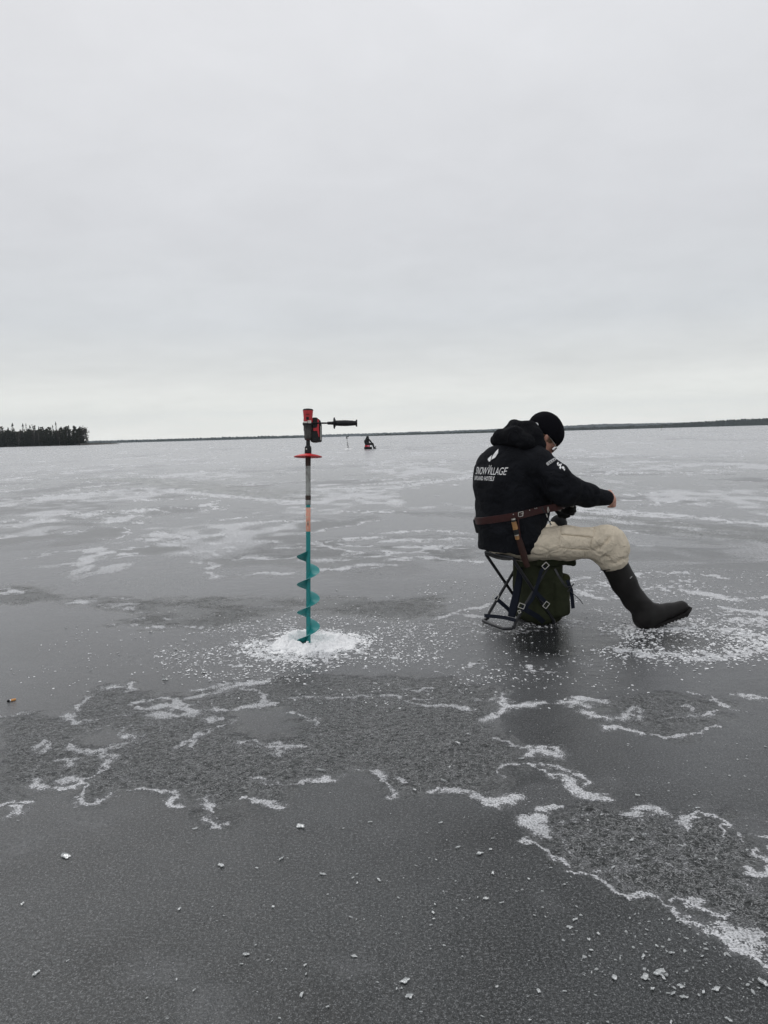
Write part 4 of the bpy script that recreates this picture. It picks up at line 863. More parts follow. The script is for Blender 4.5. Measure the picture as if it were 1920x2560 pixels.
# body, one continuous skin
B = Field((.35, 4.15, -.02), (2.08, 5.28, 1.36), .006)
B.chain([PEL, WAI, CHE, UPP], [.135, .125, .14, .13], .04, n=ft, sq=1.35)
B.cap(c1(575, 560, 4.68), HC-HU*.05-HF*.02, .062, .056, .03)
B.cap(UPP, SHR, .06, .055, .04); B.cap(UPP, SHL, .06, .055, .04)
B.chain([SHR, ELR, WRR], [.055, .042, .028], .02); B.chain([SHL, ELL, WRL], [.055, .042, .028], .02)
B.chain([HIR, KNR, c1(1418, 1490, 4.465), ANR, ANR-UZ*.03], [.078, .050, .042, .036, .036], .02); B.chain([HIL, HIL*.5+KNL*.5-UZ*.02, KNL-UZ*.01, ANL], [.06, .042, .026, .034], .03)
B.cap(ANR-UZ*.01, c2(1480, 690, 4.49), .034, .026, .02); B.cap(ANL-UZ*.04, ANL+LF*.15-UZ*.06, .030, .022, .02)
B.ell(H(-.005, 0, .035), (HF, HR, HU), (.100, .076, .105), .01)
B.ell(H(.030, 0, -.045), (HF, HR, HU), (.062, .060, .075), .03)        # jaw and cheeks
B.ell(H(.070, 0, -.085), (HF, HR, HU), (.022, .026, .020), .02)        # chin
B.cap(H(.092, 0, .010), H(.118, 0, -.026), .009, .013, .010)           # nose
B.cap(H(.096, -.018, -.055), H(.096, .018, -.055), .008, .008, .008); B.cap(H(.094, -.014, -.064), H(.094, .014, -.064), .008, .008, .006)
B.groove([H(.108, -.022, -.0595), H(.108, .022, -.0595)], .004, .006)
for s_ in (-1, 1):
    B.ell(H(.092, s_*.032, .006), (HF, HR, HU), (.012, .016, .010), .006, 'sub'); B.ell(H(.080, s_*.032, .006), (HF, HR, HU), (.012, .013, .012), .004)
    B.cap(H(.088, s_*.018, .024), H(.080, s_*.048, .022), .007, .006, .008)
    B.ell(H(-.006, s_*.080, -.002), (unit(HF+HR*s_*-.4), unit(HR*s_+HF*.4), HU), (.019, .008, .032), .005); B.cap(H(.0, s_*.078, -.026), H(.002, s_*.074, -.030), .009, .008, .004)
hand(B, WRR, RHD, RHN, 0., (.35, .75, .6), 1, .003)
hand(B, WRL, LHD, LHN, -.003, (.6, .9, .7), 1, .002)
body = B.build('body', M['skin'], person, smooth=1); del B
hr = Field(HC-.17, HC+.17, .004); hr.ell(H(-.006, 0, .034), (HF, HR, HU), (.106, .081, .108), 0)
hr.a = np.maximum(hr.a, 0*hr.a-9)
hr.plane(H(.052, 0, 0), HF); hr.ell(H(.004, .09, -.006), (HF, HR, HU), (.022, .03, .036), 0, 'sub'); hr.plane(H(0, 0, -.055), -HU)
hr.box(H(.03, .08, -.062), (HF, HR, HU), (.06, .03, .045), .01, 0, 'sub'); hr.box(H(.03, -.08, -.062), (HF, HR, HU), (.06, .03, .045), .01, 0, 'sub'); hr.noise(90, .006)
hr.build('hair', M['hair'], person)
# knitted beanie
kb = Field(HC-.2, HC+.2, .0045); kb.ell(H(-.010, 0, .042), (HF, HR, HU), (.121, .096, .113), .0); kb.noise(16, .006)
pn = unit(HU*-.93+HF*.10); kb.plane(H(.105, 0, .030), unit(-HU+HF*.26)); kb.groove([H(-.10, .07, -.015), H(0, .098, .008), H(.08, .06, .035)], .006, .003)
kb.build('beanie', M['knit'], person, smooth=1)
# ---- trousers
T_ = Field((.40, 4.2, .27), (1.70, 5.3, .80), .005)
T_.ell(PEL+UZ*.0, (ft, rt_, UZ), (.155, .185, .125), .03)
T_.chain([HIR, c1(960, 1322, 4.50), KNR], [.102, .094, .085], .05); T_.ell(c1(1385, 1310, 4.46), ((1, 0, -.5), (0, 1, 0), (.5, 0, 1)), (.068, .074, .080), .03)
T_.chain([KNR, c1(1395, 1400, 4.46), c1(1408, 1478, 4.465)], [.085, .086, .081], .06)
T_.chain([HIL, c1(700, 1305, 4.93), KNL], [.100, .066, .040], .05); T_.chain([KNL, KNL*.35+(ANL+UZ*.33)*.65], [.042, .055], .03)
bt_ = c1(1437, 1530, 4.465); T_.plane(bt_+UZ*-.012, unit(ANR-KNR)*1.0+np.array([-.0, 0, 0])) if False else None
T_.noise((9, 16, 13), .0045, 7., True).noise((22, 14, 10), .003, 3., True).noise((6, 9, 8), .006).noise((15, 12, 17), .003, 5.)
Ys = 4.405
FOLD = [([(835, 1165), (850, 1230), (838, 1300), (800, 1380), (795, 1440)], .008, .011), ([(800, 1180), (775, 1250), (800, 1330)], .009, -.006), ([(860, 1200), (875, 1290), (850, 1370)], .009, -.006), ([(700, 1240), (650, 1290), (620, 1340)], .010, .007), ([(760, 1200), (700, 1300), (690, 1400)], .009, .006),
        ([(1180, 1430), (1240, 1390), (1330, 1330), (1400, 1250)], .010, .009), ([(1170, 1440), (1230, 1420), (1300, 1420)], .010, .008), ([(1210, 1340), (1290, 1280), (1350, 1210)], .010, -.005), ([(1330, 1290), (1400, 1340), (1440, 1400), (1440, 1470)], .008, .006),
        ([(1280, 1480), (1340, 1440), (1400, 1450)], .009, .009), ([(1290, 1530), (1350, 1500), (1430, 1500), (1500, 1460)], .009, .007), ([(1230, 1450), (1300, 1460)], .009, -.006), ([(1500, 1380), (1470, 1430), (1500, 1470)], .008, .006),
        ([(620, 1430), (700, 1420), (800, 1450)], .010, .006), ([(450, 1400), (520, 1370), (600, 1360)], .009, .006), ([(1100, 1455), (1180, 1400), (1200, 1330)], .009, .006), ([(1200, 1180), (1225, 1260), (1190, 1350)], .006, .006)]
for pts, wd, dp in FOLD: T_.groove([c1(x, y, Ys+(.02 if x > 1250 else .03 if x > 850 else .06 if x > 650 else .10)-.05) for x, y in pts], wd*1.15, dp*1.6)
tro = T_.build('trousers', M['tan'], person, smooth=1); tb = bvh(tro); del T_
CAMV = Vector((0, 0, CH))
def hit(tree_, px_, py_):
    d = Vector(tuple(ray(px_, py_))).normalized(); h_ = tree_.ray_cast(CAMV, d); return h_
def patch(name, quad, tree_, m, parent, th=.006, n_=14, m_=10, k=.27125, ox=1150, oy=1000, lift=-.002, bev=.002):
    V0 = []; V1 = []
    q = [np.array(p, float) for p in quad]
    for i in range(n_+1):
        for j in range(m_+1):
            u_, v_ = i/n_, j/m_; p_ = (q[0]*(1-u_)+q[1]*u_)*(1-v_)+(q[3]*(1-u_)+q[2]*u_)*v_; h_ = hit(tree_, ox+p_[0]*k, oy+p_[1]*k)
            if h_[0] is None: V0.append(None); V1.append(None); continue
            e_ = min(i, n_-i, j, m_-j); V0.append(np.array(h_[0]+h_[1]*(lift if h_[1].dot(h_[0]-CAMV) < 0 else -lift))); nn_ = h_[1] if h_[1].dot(h_[0]-CAMV) < 0 else -h_[1]; V1.append(np.array(h_[0]+nn_*(th if e_ > 0 else th*.55)))
    mb = MB(); ok = [v is not None for v in V0]; idx = {}; W = []
    for a_, (v0, v1) in enumerate(zip(V0, V1)):
        if v0 is not None: idx[a_] = len(W); W += [v0, v1]
    Fc = []; qs = []
    for i in range(n_):
        for j in range(m_):
            c_ = (i*(m_+1)+j, (i+1)*(m_+1)+j, (i+1)*(m_+1)+j+1, i*(m_+1)+j+1)
            if all(ok[x] for x in c_): qs.append(c_); Fc.append(tuple(idx[x]+1 for x in c_)); Fc.append(tuple(idx[x] for x in c_[::-1]))
    ed = {}
    for c_ in qs:
        for a_, b_ in zip(c_, c_[1:]+c_[:1]): ed[(a_, b_)] = 1
    for a_, b_ in list(ed):
        if (b_, a_) not in ed: Fc.append((idx[a_], idx[b_], idx[b_]+1, idx[a_]+1))
    mb.add(W, Fc); return mb.build(name, m, parent)
patch('pocket_flap', [(938, 1180), (1238, 1180), (1222, 1266), (932, 1238)], tb, M['tan'], tro, .011)
patch('cargo_pocket', [(925, 1246), (1212, 1272), (1192, 1378), (908, 1356)], tb, M['tan'], tro, .007)
patch('cargo_pocket', [(908, 1364), (1186, 1386), (1120, 1448), (885, 1440)], tb, M['tan'], tro, .006)
patch('seam', [(936, 1165), (946, 1165), (905, 1440), (895, 1440)], tb, M['tan'], tro, .003, 2, 16)
patch('seam', [(1240, 1168), (1250, 1168), (1215, 1350), (1205, 1350)], tb, M['tan'], tro, .003, 2, 12)
kp = Field(KNL-.12, KNL+.12, .005); kp.ell(KNL+UZ*.006, ((1, 0, 0), (0, 1, 0), (0, 0, 1)), (.056, .066, .062), 0); kp.plane(KNL-UZ*.02, (0, 0, -1)); kp.build('knee_pad', M['glove'], tro, smooth=1)
# ---- jacket
J = Field((.36, 4.18, .42), (1.76, 5.22, 1.34), .005)
J.chain([PEL-UZ*.02, WAI], [.205, .212], .04, n=ft, sq=1.20); J.chain([WAI, CHE, UPP], [.212, .222, .185], .05, n=ft, sq=1.22)
J.ell(c1(530, 1225, 4.60), (ft, rt_, UZ), (.135, .175, .15), .05)
J.ell(c1(338, 720, 4.66), (ft, rt_, UZ), (.105, .17, .19), .05)          # rounded upper back
J.ell(c1(610, 1040, 4.66), (ft, rt_, UZ), (.125, .17, .15), .05)         # belly of the jacket
J.ell(c1(640, 780, 4.64), (ft, rt_, UZ), (.13, .16, .20), .05)
J.plane(c1(400, 1366, 4.68), (0, 0, -1)); l0, l1 = c1(420, 1366, 4.68), c1(830, 1150, 4.68); lv_ = unit(l1-l0); hn = unit(np.cross(lv_, rt_)); hn = hn if hn[2] < 0 else -hn; J.plane(l0, hn)
J.cap(UPP+rt_*.02, SHR, .12, .098, .06); J.cap(UPP-rt_*.02, SHL, .12, .095, .06)
J.chain([SHR, c1(870, 725, 4.48), ELR], [.102, .100, .088], .04); J.chain([ELR, c1(1180, 885, 4.51), WRR-unit(WRR-ELR)*.045], [.088, .066, .046], .03)
J.ell(c1(960, 862, 4.46), ((1, 0, 0), (0, 1, 0), (0, 0, 1)), (.075, .07, .05), .04)
J.chain([SHL, ELL], [.095, .075], .04); J.chain([ELL, WRL-unit(WRL-ELL)*.012], [.075, .047], .03)
J.cap(WRR-unit(WRR-ELR)*.06, WRR-unit(WRR-ELR)*.042, .046, .045, .006)
# collar and hood lying on the back
J.chain([c1(620, 480, 4.60), c1(690, 470, 4.61), c1(735, 500, 4.66)], [.060, .055, .04], .03)
J.noise((9, 9, 15), .0045, 7., True).noise((5, 5, 7), .016, 2.).noise((12, 12, 14), .007)
JF = [([(640, 1010), (500, 960), (350, 950), (200, 960)], 4.52, .010), ([(740, 940), (600, 900), (450, 890)], 4.50, .008), ([(700, 650), (760, 760), (800, 850)], 4.44, .012), ([(620, 640), (660, 780), (740, 880)], 4.47, .009), ([(1000, 700), (960, 780), (900, 830)], 4.37, .010), ([(1060, 740), (1020, 830), (960, 900)], 4.38, .010), ([(1150, 790), (1130, 860), (1080, 930)], 4.42, .007), ([(1260, 830), (1240, 900), (1200, 960)], 4.46, .007), ([(330, 640), (450, 690), (560, 800)], 4.47, .006),
      ([(200, 1150), (330, 1180), (480, 1150)], 4.50, .006), ([(600, 1120), (680, 1170), (720, 1220)], 4.50, .007), ([(700, 700), (820, 790), (930, 820)], 4.40, .009)]
for pts, yy, dp in JF: J.groove([c1(x, y, yy) for x, y in pts], .02, dp*1.6)
jac = J.build('jacket', M['jacket'], person, smooth=1); jb = bvh(jac); del J
HD = Field(c1(200, 560, 4.5)*np.array([1, 0, 1])+np.array([0, 4.45, 0]), c1(900, 120, 4.7)*np.array([1, 0, 1])+np.array([0, 4.98, 0]), .005)
HD.chain([c1(335, 372, 4.74), c1(400, 345, 4.67), c1(500, 340, 4.60), c1(600, 380, 4.56)], [.040, .052, .060, .055], .02)
HD.chain([c1(400, 370, 4.80), c1(520, 265, 4.80), c1(610, 275, 4.74)], [.060, .056, .045], .012)
HD.chain([c1(520, 250, 4.72), c1(640, 270, 4.66), c1(700, 330, 4.60), c1(735, 410, 4.60), c1(745, 460, 4.66)], [.045, .050, .046, .038, .030], .012)
HD.chain([c1(470, 330, 4.70), c1(600, 380, 4.64), c1(670, 430, 4.60)], [.06, .07, .05], .02)
HD.noise((9, 9, 12), .010).noise(26, .004)
HD.groove([c1(300, 400, 4.70), c1(430, 385, 4.60), c1(560, 350, 4.52)], .012, -.008); HD.groove([c1(430, 290, 4.72), c1(560, 310, 4.62), c1(660, 370, 4.52)], .014, .018); HD.groove([c1(600, 230, 4.62), c1(680, 300, 4.55), c1(760, 400, 4.54)], .010, .012)
hoo = HD.build('hood', M['hood'], jac, smooth=1); hb_ = bvh(hoo)
# ---- writing on the jacket, laid on the cloth along the back's own direction
def text_me(body, size, sx=1., sp=1., ofs=0.):
    cu = bpy.data.curves.new('lettering', 'FONT'); cu.body = body; cu.size = size; cu.align_x = 'CENTER'; cu.space_character = sp; cu.resolution_u = 3; cu.offset = ofs
    o = bpy.data.objects.new('lettering', cu); COL.objects.link(o); dg = bpy.context.evaluated_depsgraph_get(); me = bpy.data.meshes.new_from_object(o.evaluated_get(dg))
    bpy.data.objects.remove(o); bm = bmesh.new(); bm.from_mesh(me); bmesh.ops.scale(bm, vec=(sx, 1, 1), verts=bm.verts); bmesh.ops.triangulate(bm, faces=bm.faces)
    for _ in range(4):
        le = [e_ for e_ in bm.edges if e_.calc_length() > .009]
        if not le: break
        bmesh.ops.subdivide_edges(bm, edges=le, cuts=1); bmesh.ops.triangulate(bm, faces=bm.faces)
    return bm
def lay(bm, name, org, u_, v_, dirn, tree_, m, parent, lift=.0022):
    dirn = Vector(tuple(unit(dirn))); bad = []
    for v in bm.verts:
        p_ = Vector(tuple(np.array(org)+np.array(u_)*v.co.x+np.array(v_)*v.co.y)); h_ = tree_.ray_cast(p_-dirn*.6, dirn)
        if h_[0] is None: bad.append(v); continue
        nn_ = h_[1] if h_[1].dot(dirn) < 0 else -h_[1]; v.co = h_[0]+nn_*lift
    if bad: bmesh.ops.delete(bm, geom=bad, context='VERTS')
    me = bpy.data.meshes.new(name); bm.to_mesh(me); bm.free(); o = link_mesh(name, me, m, parent, smooth=False)
    return o
OT = c1(275, 690, 4.55)-rt_*.058; vz = unit(UZ*1.0-ft*.0)
wd_ = []
for tx_, sz_, sx2 in (('SNOW', .062, .60), ('V', .082, .44), ('ILLAGE', .062, .56)):
    b_ = text_me(tx_, sz_, sx2, .95); xs_ = [v.co.x for v in b_.verts]; wd_.append((b_, min(xs_), max(xs_)))
tot = sum(b[2]-b[1] for b in wd_)+.004; x_ = .152-tot
for b_, lo_, hi_ in wd_:
    for v in b_.verts: v.co.x += x_-lo_
    x_ += hi_-lo_+.002; lay(b_, 'lettering', OT, rt_, vz, ft, jb, M['white'], jac)
lay(text_me('LAPLAND HOTELS', .034, .62, 1.12, .0007), 'lettering', OT-rt_*.002-vz*.034, rt_, vz, ft, jb, M['white'], jac)
def poly_lay(name, poly, tree_, m, parent, lift=.0025, k=.27125, ox=1150, oy=1000):
    bm = bmesh.new(); vs = [bm.verts.new((x*k, -y*k, 0)) for x, y in poly]; bm.faces.new(vs); bmesh.ops.triangulate(bm, faces=bm.faces)
    for _ in range(5):
        le = [e_ for e_ in bm.edges if e_.calc_length() > 3.2]
        if not le: break
        bmesh.ops.subdivide_edges(bm, edges=le, cuts=1); bmesh.ops.triangulate(bm, faces=bm.faces)
    bad = []
    for v in bm.verts:
        h_ = hit(tree_, ox+v.co.x, oy-v.co.y)
        if h_[0] is None: bad.append(v); continue
        nn_ = h_[1] if h_[1].dot(h_[0]-CAMV) < 0 else -h_[1]; v.co = h_[0]+nn_*lift
    if bad: bmesh.ops.delete(bm, geom=bad, context='VERTS')
    me = bpy.data.meshes.new(name); bm.to_mesh(me); bm.free(); return link_mesh(name, me, m, parent, smooth=False)
poly_lay('emblem', [(354, 452), (352, 490), (326, 532), (290, 552), (304, 512), (330, 478)], jb, M['white'], jac)
poly_lay('emblem', [(296, 506), (262, 540), (258, 552), (272, 572), (284, 560)], jb, M['white'], jac)
poly_lay('sleeve_band', [(792, 590), (797, 578), (865, 535), (885, 545), (882, 556), (808, 608)], jb, M['grey'], jac)
for a_, b_ in (((812, 582), (826, 592)), ((830, 572), (842, 582)), ((848, 560), (858, 572)), ((866, 548), (872, 562))):
    poly_lay('band_lettering', [(a_[0]-3, a_[1]), (a_[0]+4, a_[1]-4), (b_[0]+2, b_[1]-3), (b_[0]-4, b_[1])], jb, M['jacket'], jac, .0035)
for pl in ([(892, 588), (902, 572), (908, 580), (905, 600), (912, 612), (900, 608)], [(908, 598), (918, 590), (932, 600), (928, 612), (936, 622), (925, 640), (912, 628), (920, 616)], [(938, 618), (950, 612), (962, 624), (954, 634), (968, 636), (962, 656), (950, 640), (940, 632)], [(926, 592), (932, 586), (938, 598), (932, 602)]):
    poly_lay('sleeve_emblem', pl, jb, M['white'], jac)
kbv = bvh([c for c in person.children if c.name.startswith('beanie')][0]); bn = [c for c in person.children if c.name.startswith('beanie')][0]
for pl in ([(676, 216), (700, 208), (716, 212), (724, 226), (718, 244), (706, 250), (710, 232), (700, 220), (684, 226)], [(690, 236), (706, 230), (704, 240), (692, 244)]):
    poly_lay('hat_emblem', pl, kbv, M['white'], bn)
# glasses
gl = MB()
for s_ in (-1, 1):
    gl.tube([H(.0, s_*.086, .004), H(.05, s_*.082, .006), H(.098, s_*.068, .004)], .0022, 6)
    gl.tube([H(.108+.006*math.cos(a)*0-.012*abs(math.sin(0)), s_*.036, .0)+HR*s_*.030*math.cos(a)+HU*.019*math.sin(a)-HF*.012*max(0, math.cos(a)) for a in np.linspace(0, 6.2832, 17)], .0020, 6)
gl.tube([H(.110, -.007, .004), H(.110, .007, .004)], .002, 6); gls = gl.build('glasses', M['steel'], person)
lens = MB(); dk = mat('dark_lens', (.01, .011, .012), .12, spec=.6)
for s_ in (-1, 1):
    ring_ = [H(.1065, s_*.036, .0)+HR*s_*.029*math.cos(a)+HU*.018*math.sin(a)-HF*.012*max(0, math.cos(a)) for a in np.linspace(0, 6.2832, 17)[:-1]]
    lens.add(ring_+[q-HF*.0015 for q in ring_], [tuple(range(16)), tuple(range(16, 32))[::-1]]+[(i, (i+1) % 16, 16+(i+1) % 16, 16+i) for i in range(16)])
lens.build('lenses', dk, gls)
# glove on the far hand, with grey finger pads
gv = Field(WRL-.13, WRL+.2, .004); hand(gv, WRL, LHD, LHN, .004, (.6, .9, .7), 1, .002, .021); gv.cap(WRL-unit(WRL-ELL)*.05, WRL+unit(LHD)*.01, .043, .036, .01); gv.noise(30, .003)
glo = gv.build('glove', M['glove'], person, smooth=1); gb = bvh(glo)
for qd in ([(888, 925), (915, 918), (985, 965), (960, 978)], [(935, 958), (975, 968), (960, 1005), (925, 990)], [(898, 985), (935, 1005), (925, 1030), (892, 1012)], [(1018, 962), (1050, 972), (1045, 992), (1015, 985)]):
    patch('finger_pad', qd, gb, M['glovep'], glo, .0025, 6, 6)
# belt
pA, pB, pC = c1(165, 1100, 4.74), c1(560, 1052, 4.50), c1(745, 1003, 4.56)
bn_ = unit(np.cross(pB-pA, pC-pA)); bn_ = bn_ if bn_[2] > 0 else -bn_; bc = np.array([WAI[0]+.02, WAI[1], 0]); bc[2] = (pA@bn_-bc[0]*bn_[0]-bc[1]*bn_[1])/bn_[2]
u1 = unit(np.cross(bn_, [0, 1, 0])); u2 = np.cross(bn_, u1); BP = []; BN = []
for a in np.linspace(0, 2*math.pi, 121):
    d = u1*math.cos(a)+u2*math.sin(a); rad = []
    for dz in (-.016, 0, .016):
        h_ = jb.ray_cast(Vector(tuple(bc+d*.45+bn_*dz)), Vector(tuple(-d))); rad.append(.45-h_[3] if h_[0] is not None and h_[3] < .45 else .2)
    BP.append(max(rad)); BN.append(d)
BP = np.array(BP); BP = np.minimum(BP, .33); sm3 = BP.copy()
for _ in range(4): sm3 = np.maximum((np.roll(sm3[:-1], 1)+sm3[:-1]*2+np.roll(sm3[:-1], -1))/4, 0); sm3 = np.append(sm3, sm3[0])
BP = np.maximum(sm3, BP-.004)
pts = [bc+d*(r+.001) for d, r in zip(BN, BP)]
blt = MB(); V = []
for p_, d in zip(pts, BN):
    for du, dn in ((0, -.0215), (.0035, -.0205), (.0035, .0205), (0, .0215)): V.append(p_+d*du+bn_*dn)
nb_ = len(pts); blt.add(V, [(i*4+k, i*4+(k+1) % 4, (i+1)*4+(k+1) % 4, (i+1)*4+k) for i in range(nb_-1) for k in range(4)])
belt = blt.build('belt', M['leather'], person); bb = bvh(belt)
def bpt(x, y, lift=.003):
    h_ = hit(bb, 1150+x*.27125, 1000+y*.27125)
    if h_[0] is None: h_ = hit(jb, 1150+x*.27125, 1000+y*.27125)
    nn_ = h_[1] if h_[1].dot(h_[0]-CAMV) < 0 else -h_[1]; return np.array(h_[0]+nn_*lift), np.array(nn_)
bk = MB(); q = [bpt(x, y, .005)[0] for x, y in ((538, 1036), (578, 1028), (576, 1068), (538, 1078))]
for a_, b_ in zip(q, q[1:]+q[:1]): bk.tube([a_, b_], .0022, 8)
bk.tube([bpt(556, 1050, .007)[0], bpt(580, 1046, .007)[0]], .0018, 8); bk.build('buckle', M['steel'], belt)
rv = MB()
for x, y in ((492, 1054), (690, 1000), (706, 996), (640, 1016)):
    p_, n_ = bpt(x, y, .001); rv.lathe(p_, n_, [(0, .0035), (.002, .003), (.0025, .001)], 10)
rv.build('rivets', M['steel'], belt)
# key clips and lanyard at the front of the belt
cl = MB(); cl.tube([c1(752, 990, 4.42), c1(770, 1020, 4.41), c1(800, 1060, 4.41), c1(818, 1110, 4.41), c1(840, 1150, 4.42)], .0035, 8); cl.tube([c1(760, 985, 4.42), c1(748, 1000, 4.42), c1(760, 1012, 4.42), c1(772, 1000, 4.42), c1(760, 985, 4.42)], .0016, 6)
lan = cl.build('lanyard', M['black'], belt)
kc = MB(); kc.tube([c1(812, 985, 4.41), c1(806, 1010, 4.41), c1(812, 1040, 4.41), c1(820, 1020, 4.41), c1(812, 985, 4.41)], .0025, 8); kc.tube([c1(796, 1050, 4.40), c1(804, 1082, 4.40)], .003, 8); kc.tube([c1(822, 1130, 4.405), c1(834, 1162, 4.405)], .0026, 8); kc.build('clip', M['steel'], lan)
pch = Field(c1(90, 1260, 4.62)*np.array([1, 0, 1])+np.array([0, 4.6, 0]), c1(260, 1040, 4.62)*np.array([1, 0, 1])+np.array([0, 4.92, 0]), .004)
pch.box(c1(160, 1155, 4.76), ((.2, .98, 0), (.98, -.2, .22), (-.2, 0, .98)), (.035, .018, .046), .012, 0); pch.build('belt_pouch', M['black'], belt, smooth=1)
# ---- boots
def boot(shaft, foot, top_n, parent):
    b = Field(np.min(np.array([p for p, _ in shaft+foot]), 0)-.12, np.max(np.array([p for p, _ in shaft+foot]), 0)+.12, .005)
    b.chain([p for p, _ in shaft], [r for _, r in shaft], .02); b.plane(shaft[0][0], top_n); b.chain([p for p, _ in foot], [r for _, r in foot], .025); b.noise((7, 7, 9), .005)
    return b
sh_ = [(P(1533, 1409, 4.465), .0775), (P(1560, 1458, 4.465), .072), (P(1585, 1500, 4.465), .067), (c2(1258, 668, 4.46), .064), (c2(1268, 725, 4.455), .060)]
ft_ = [(c2(1262, 735, 4.45), .055), (c2(1285, 735, 4.45), .058), (c2(1350, 705, 4.462), .054), (c2(1440, 690, 4.475), .046), (c2(1530, 664, 4.49), .043)]
bR = boot(sh_, ft_, unit(sh_[0][0]-sh_[1][0]), person)
for a_ in range(3): bR.groove([c2(1195+a_*12, 640+a_*26, 4.40), c2(1260+a_*6, 640+a_*22, 4.39), c2(1330, 640+a_*16, 4.42)], .014, .004)
# sole plane: everything under the tread line is cut away
s0_, s1_ = c2(1340, 778, 4.45), c2(1560, 700, 4.45); dn_ = unit(np.cross(s1_-s0_, [0, 1, 0])); dn_ = dn_ if dn_[2] < 0 else -dn_
bR.plane(s0_, dn_); boR = bR.build('rubber_boot', M['rubber'], person, smooth=1)
def sole(poly, Yc, hw_, m, parent, lug=0):
    V = []; n_ = len(poly)
    for j_, (sy2, kx) in enumerate(((-1, .97), (-.8, 1.), (.8, 1.), (1, .97))):
        cx_ = np.mean([p[0] for p in poly]); cy_ = np.mean([p[1] for p in poly])
        for x, y in poly: V.append(c2(cx_+(x-cx_)*kx, cy_+(y-cy_)*kx, Yc)+np.array([0, sy2*hw_, 0])+(x-cx_)/260*.012*np.array([0, 1, 0]))
    Fc = [tuple(range(n_)), tuple(range(3*n_, 4*n_))[::-1]]+[(j_*n_+i, j_*n_+(i+1) % n_, (j_+1)*n_+(i+1) % n_, (j_+1)*n_+i) for j_ in range(3) for i in range(n_)]
    return obj_pl('sole', V, Fc, m, parent, smooth=False)
tread = [(1208, 745), (1222, 782), (1238, 808), (1252, 813), (1268, 808), (1285, 814), (1300, 808), (1318, 813), (1333, 806), (1345, 786)]
x_ = 1345
while x_ < 1550:
    y_ = 784-(x_-1345)*.36; tread += [(x_+6, y_+4), (x_+16, y_+1), (x_+19, y_-7), (x_+24, y_-8)]; x_ += 25
tread += [(1568, 698), (1588, 668), (1592, 655), (1578, 668), (1540, 695), (1450, 728), (1345, 762), (1290, 770), (1240, 765)]
sole(tread, 4.462, .045, M['sole'], boR)
poly_lay('logo', [(1172, 458), (1182, 446), (1190, 444), (1184, 452), (1176, 460)], bvh(boR), M['grey'], boR, .003, .36166, 1150, 1280)
MB().tube([p_ for p_ in [sh_[0][0]+(lambda ax_, u_, v_: u_*math.cos(a)*.0785+v_*math.sin(a)*.0785)(*(lambda ax_: (ax_, unit(np.cross(ax_, [0, 1, 0])), np.cross(ax_, unit(np.cross(ax_, [0, 1, 0])))))(unit(sh_[0][0]-sh_[1][0]))) for a in np.linspace(0, 6.2832, 33)]], .0035, 8, cap=False).build('cuff_rim', M['rubber'], boR)
lsh = [(ANL+UZ*.32, .062), (ANL+UZ*.16, .060), (ANL+UZ*.02, .052), (ANL-UZ*.03, .050)]; lft = [(ANL-UZ*.045, .050), (ANL+LF*.02-UZ*.04, .050), (ANL+LF*.11-UZ*.055, .044), (ANL+LF*.18-UZ*.06, .038)]
bL = boot(lsh, lft, (0, 0, 1), person); bL.plane((0, 0, .006), (0, 0, -1)); bL.build('rubber_boot', M['rubber'], person, smooth=1)
# ---- sheath knife hanging from the belt
def surf(x, y, off):
    best = None
    for t_ in (jb, tb, bb):
        h_ = hit(t_, 1150+x*.27125, 1000+y*.27125)
        if h_[0] is not None and (best is None or h_[3] < best): best = h_[3]
    d = unit(ray(1150+x*.27125, 1000+y*.27125)); return np.array([0, 0, CH])+d*((best or 4.6)-off)
y_k = min(surf(500, 1180, .02)[1], surf(530, 1260, .02)[1], surf(490, 1110, .02)[1]); kn = lambda x, y: c1(x, y, y_k+.004+(y-1110)*.00001)
kf = empty('sheath_knife', tuple(kn(560, 1300))); tag(kf, 'wood handled knife in a dark leather sheath hanging from the red brown belt', 'knife')
def kseg(name, x0, y0, x1, y1, w0, w1, m, th=.011): 
    a_, b_ = kn(x0, y0), kn(x1, y1); return MB().tube([a_, a_*.5+b_*.5, b_], [w0, (w0+w1)/2, w1], 16).build(name, m, kf)
kseg('pommel', 490, 1092, 493, 1104, .0125, .0135, M['steel']); kseg('handle', 493, 1103, 496, 1122, .0135, .014, M['black']); kseg('handle_wood', 496, 1121, 513, 1192, .0145, .0155, M['wood']); kseg('handle_band', 513, 1190, 522, 1242, .0145, .0135, M['black'])
kseg('handle_ring', 521, 1240, 523, 1249, .0138, .0138, M['steel']); kseg('handle_wood', 523, 1248, 531, 1284, .0135, .0125, M['wood'])
shp = [(520, 1282), (553, 1270)]; V = []
outl_l = [(516, 1284), (530, 1340), (552, 1420), (578, 1500), (600, 1545)]; outl_r = [(566, 1268), (590, 1330), (612, 1400), (632, 1480), (648, 1535)]
for (xl, yl), (xr, yr) in zip(outl_l, outl_r):
    a_, b_ = kn(xl, yl), kn(xr, yr); m_ = (a_+b_)/2
    for k in range(12):
        an = k/12*6.2832; V.append(m_+(b_-a_)/2*math.cos(an)+np.array([0, -1, 0])*.009*math.sin(an))
kk_ = MB(); kk_.add(V, [(i*12+k, i*12+(k+1) % 12, (i+1)*12+(k+1) % 12, (i+1)*12+k) for i in range(4) for k in range(12)]+[tuple(range(12))[::-1], tuple(48+k for k in range(12))]); kk_.build('sheath', M['sheath'], kf)
MB().ribbon([kn(540, 1075), kn(536, 1120), kn(545, 1200), kn(556, 1280)], [np.array([0, -1, 0])]*4, .008, .006).build('hanging_strap', M['leather'], kf)

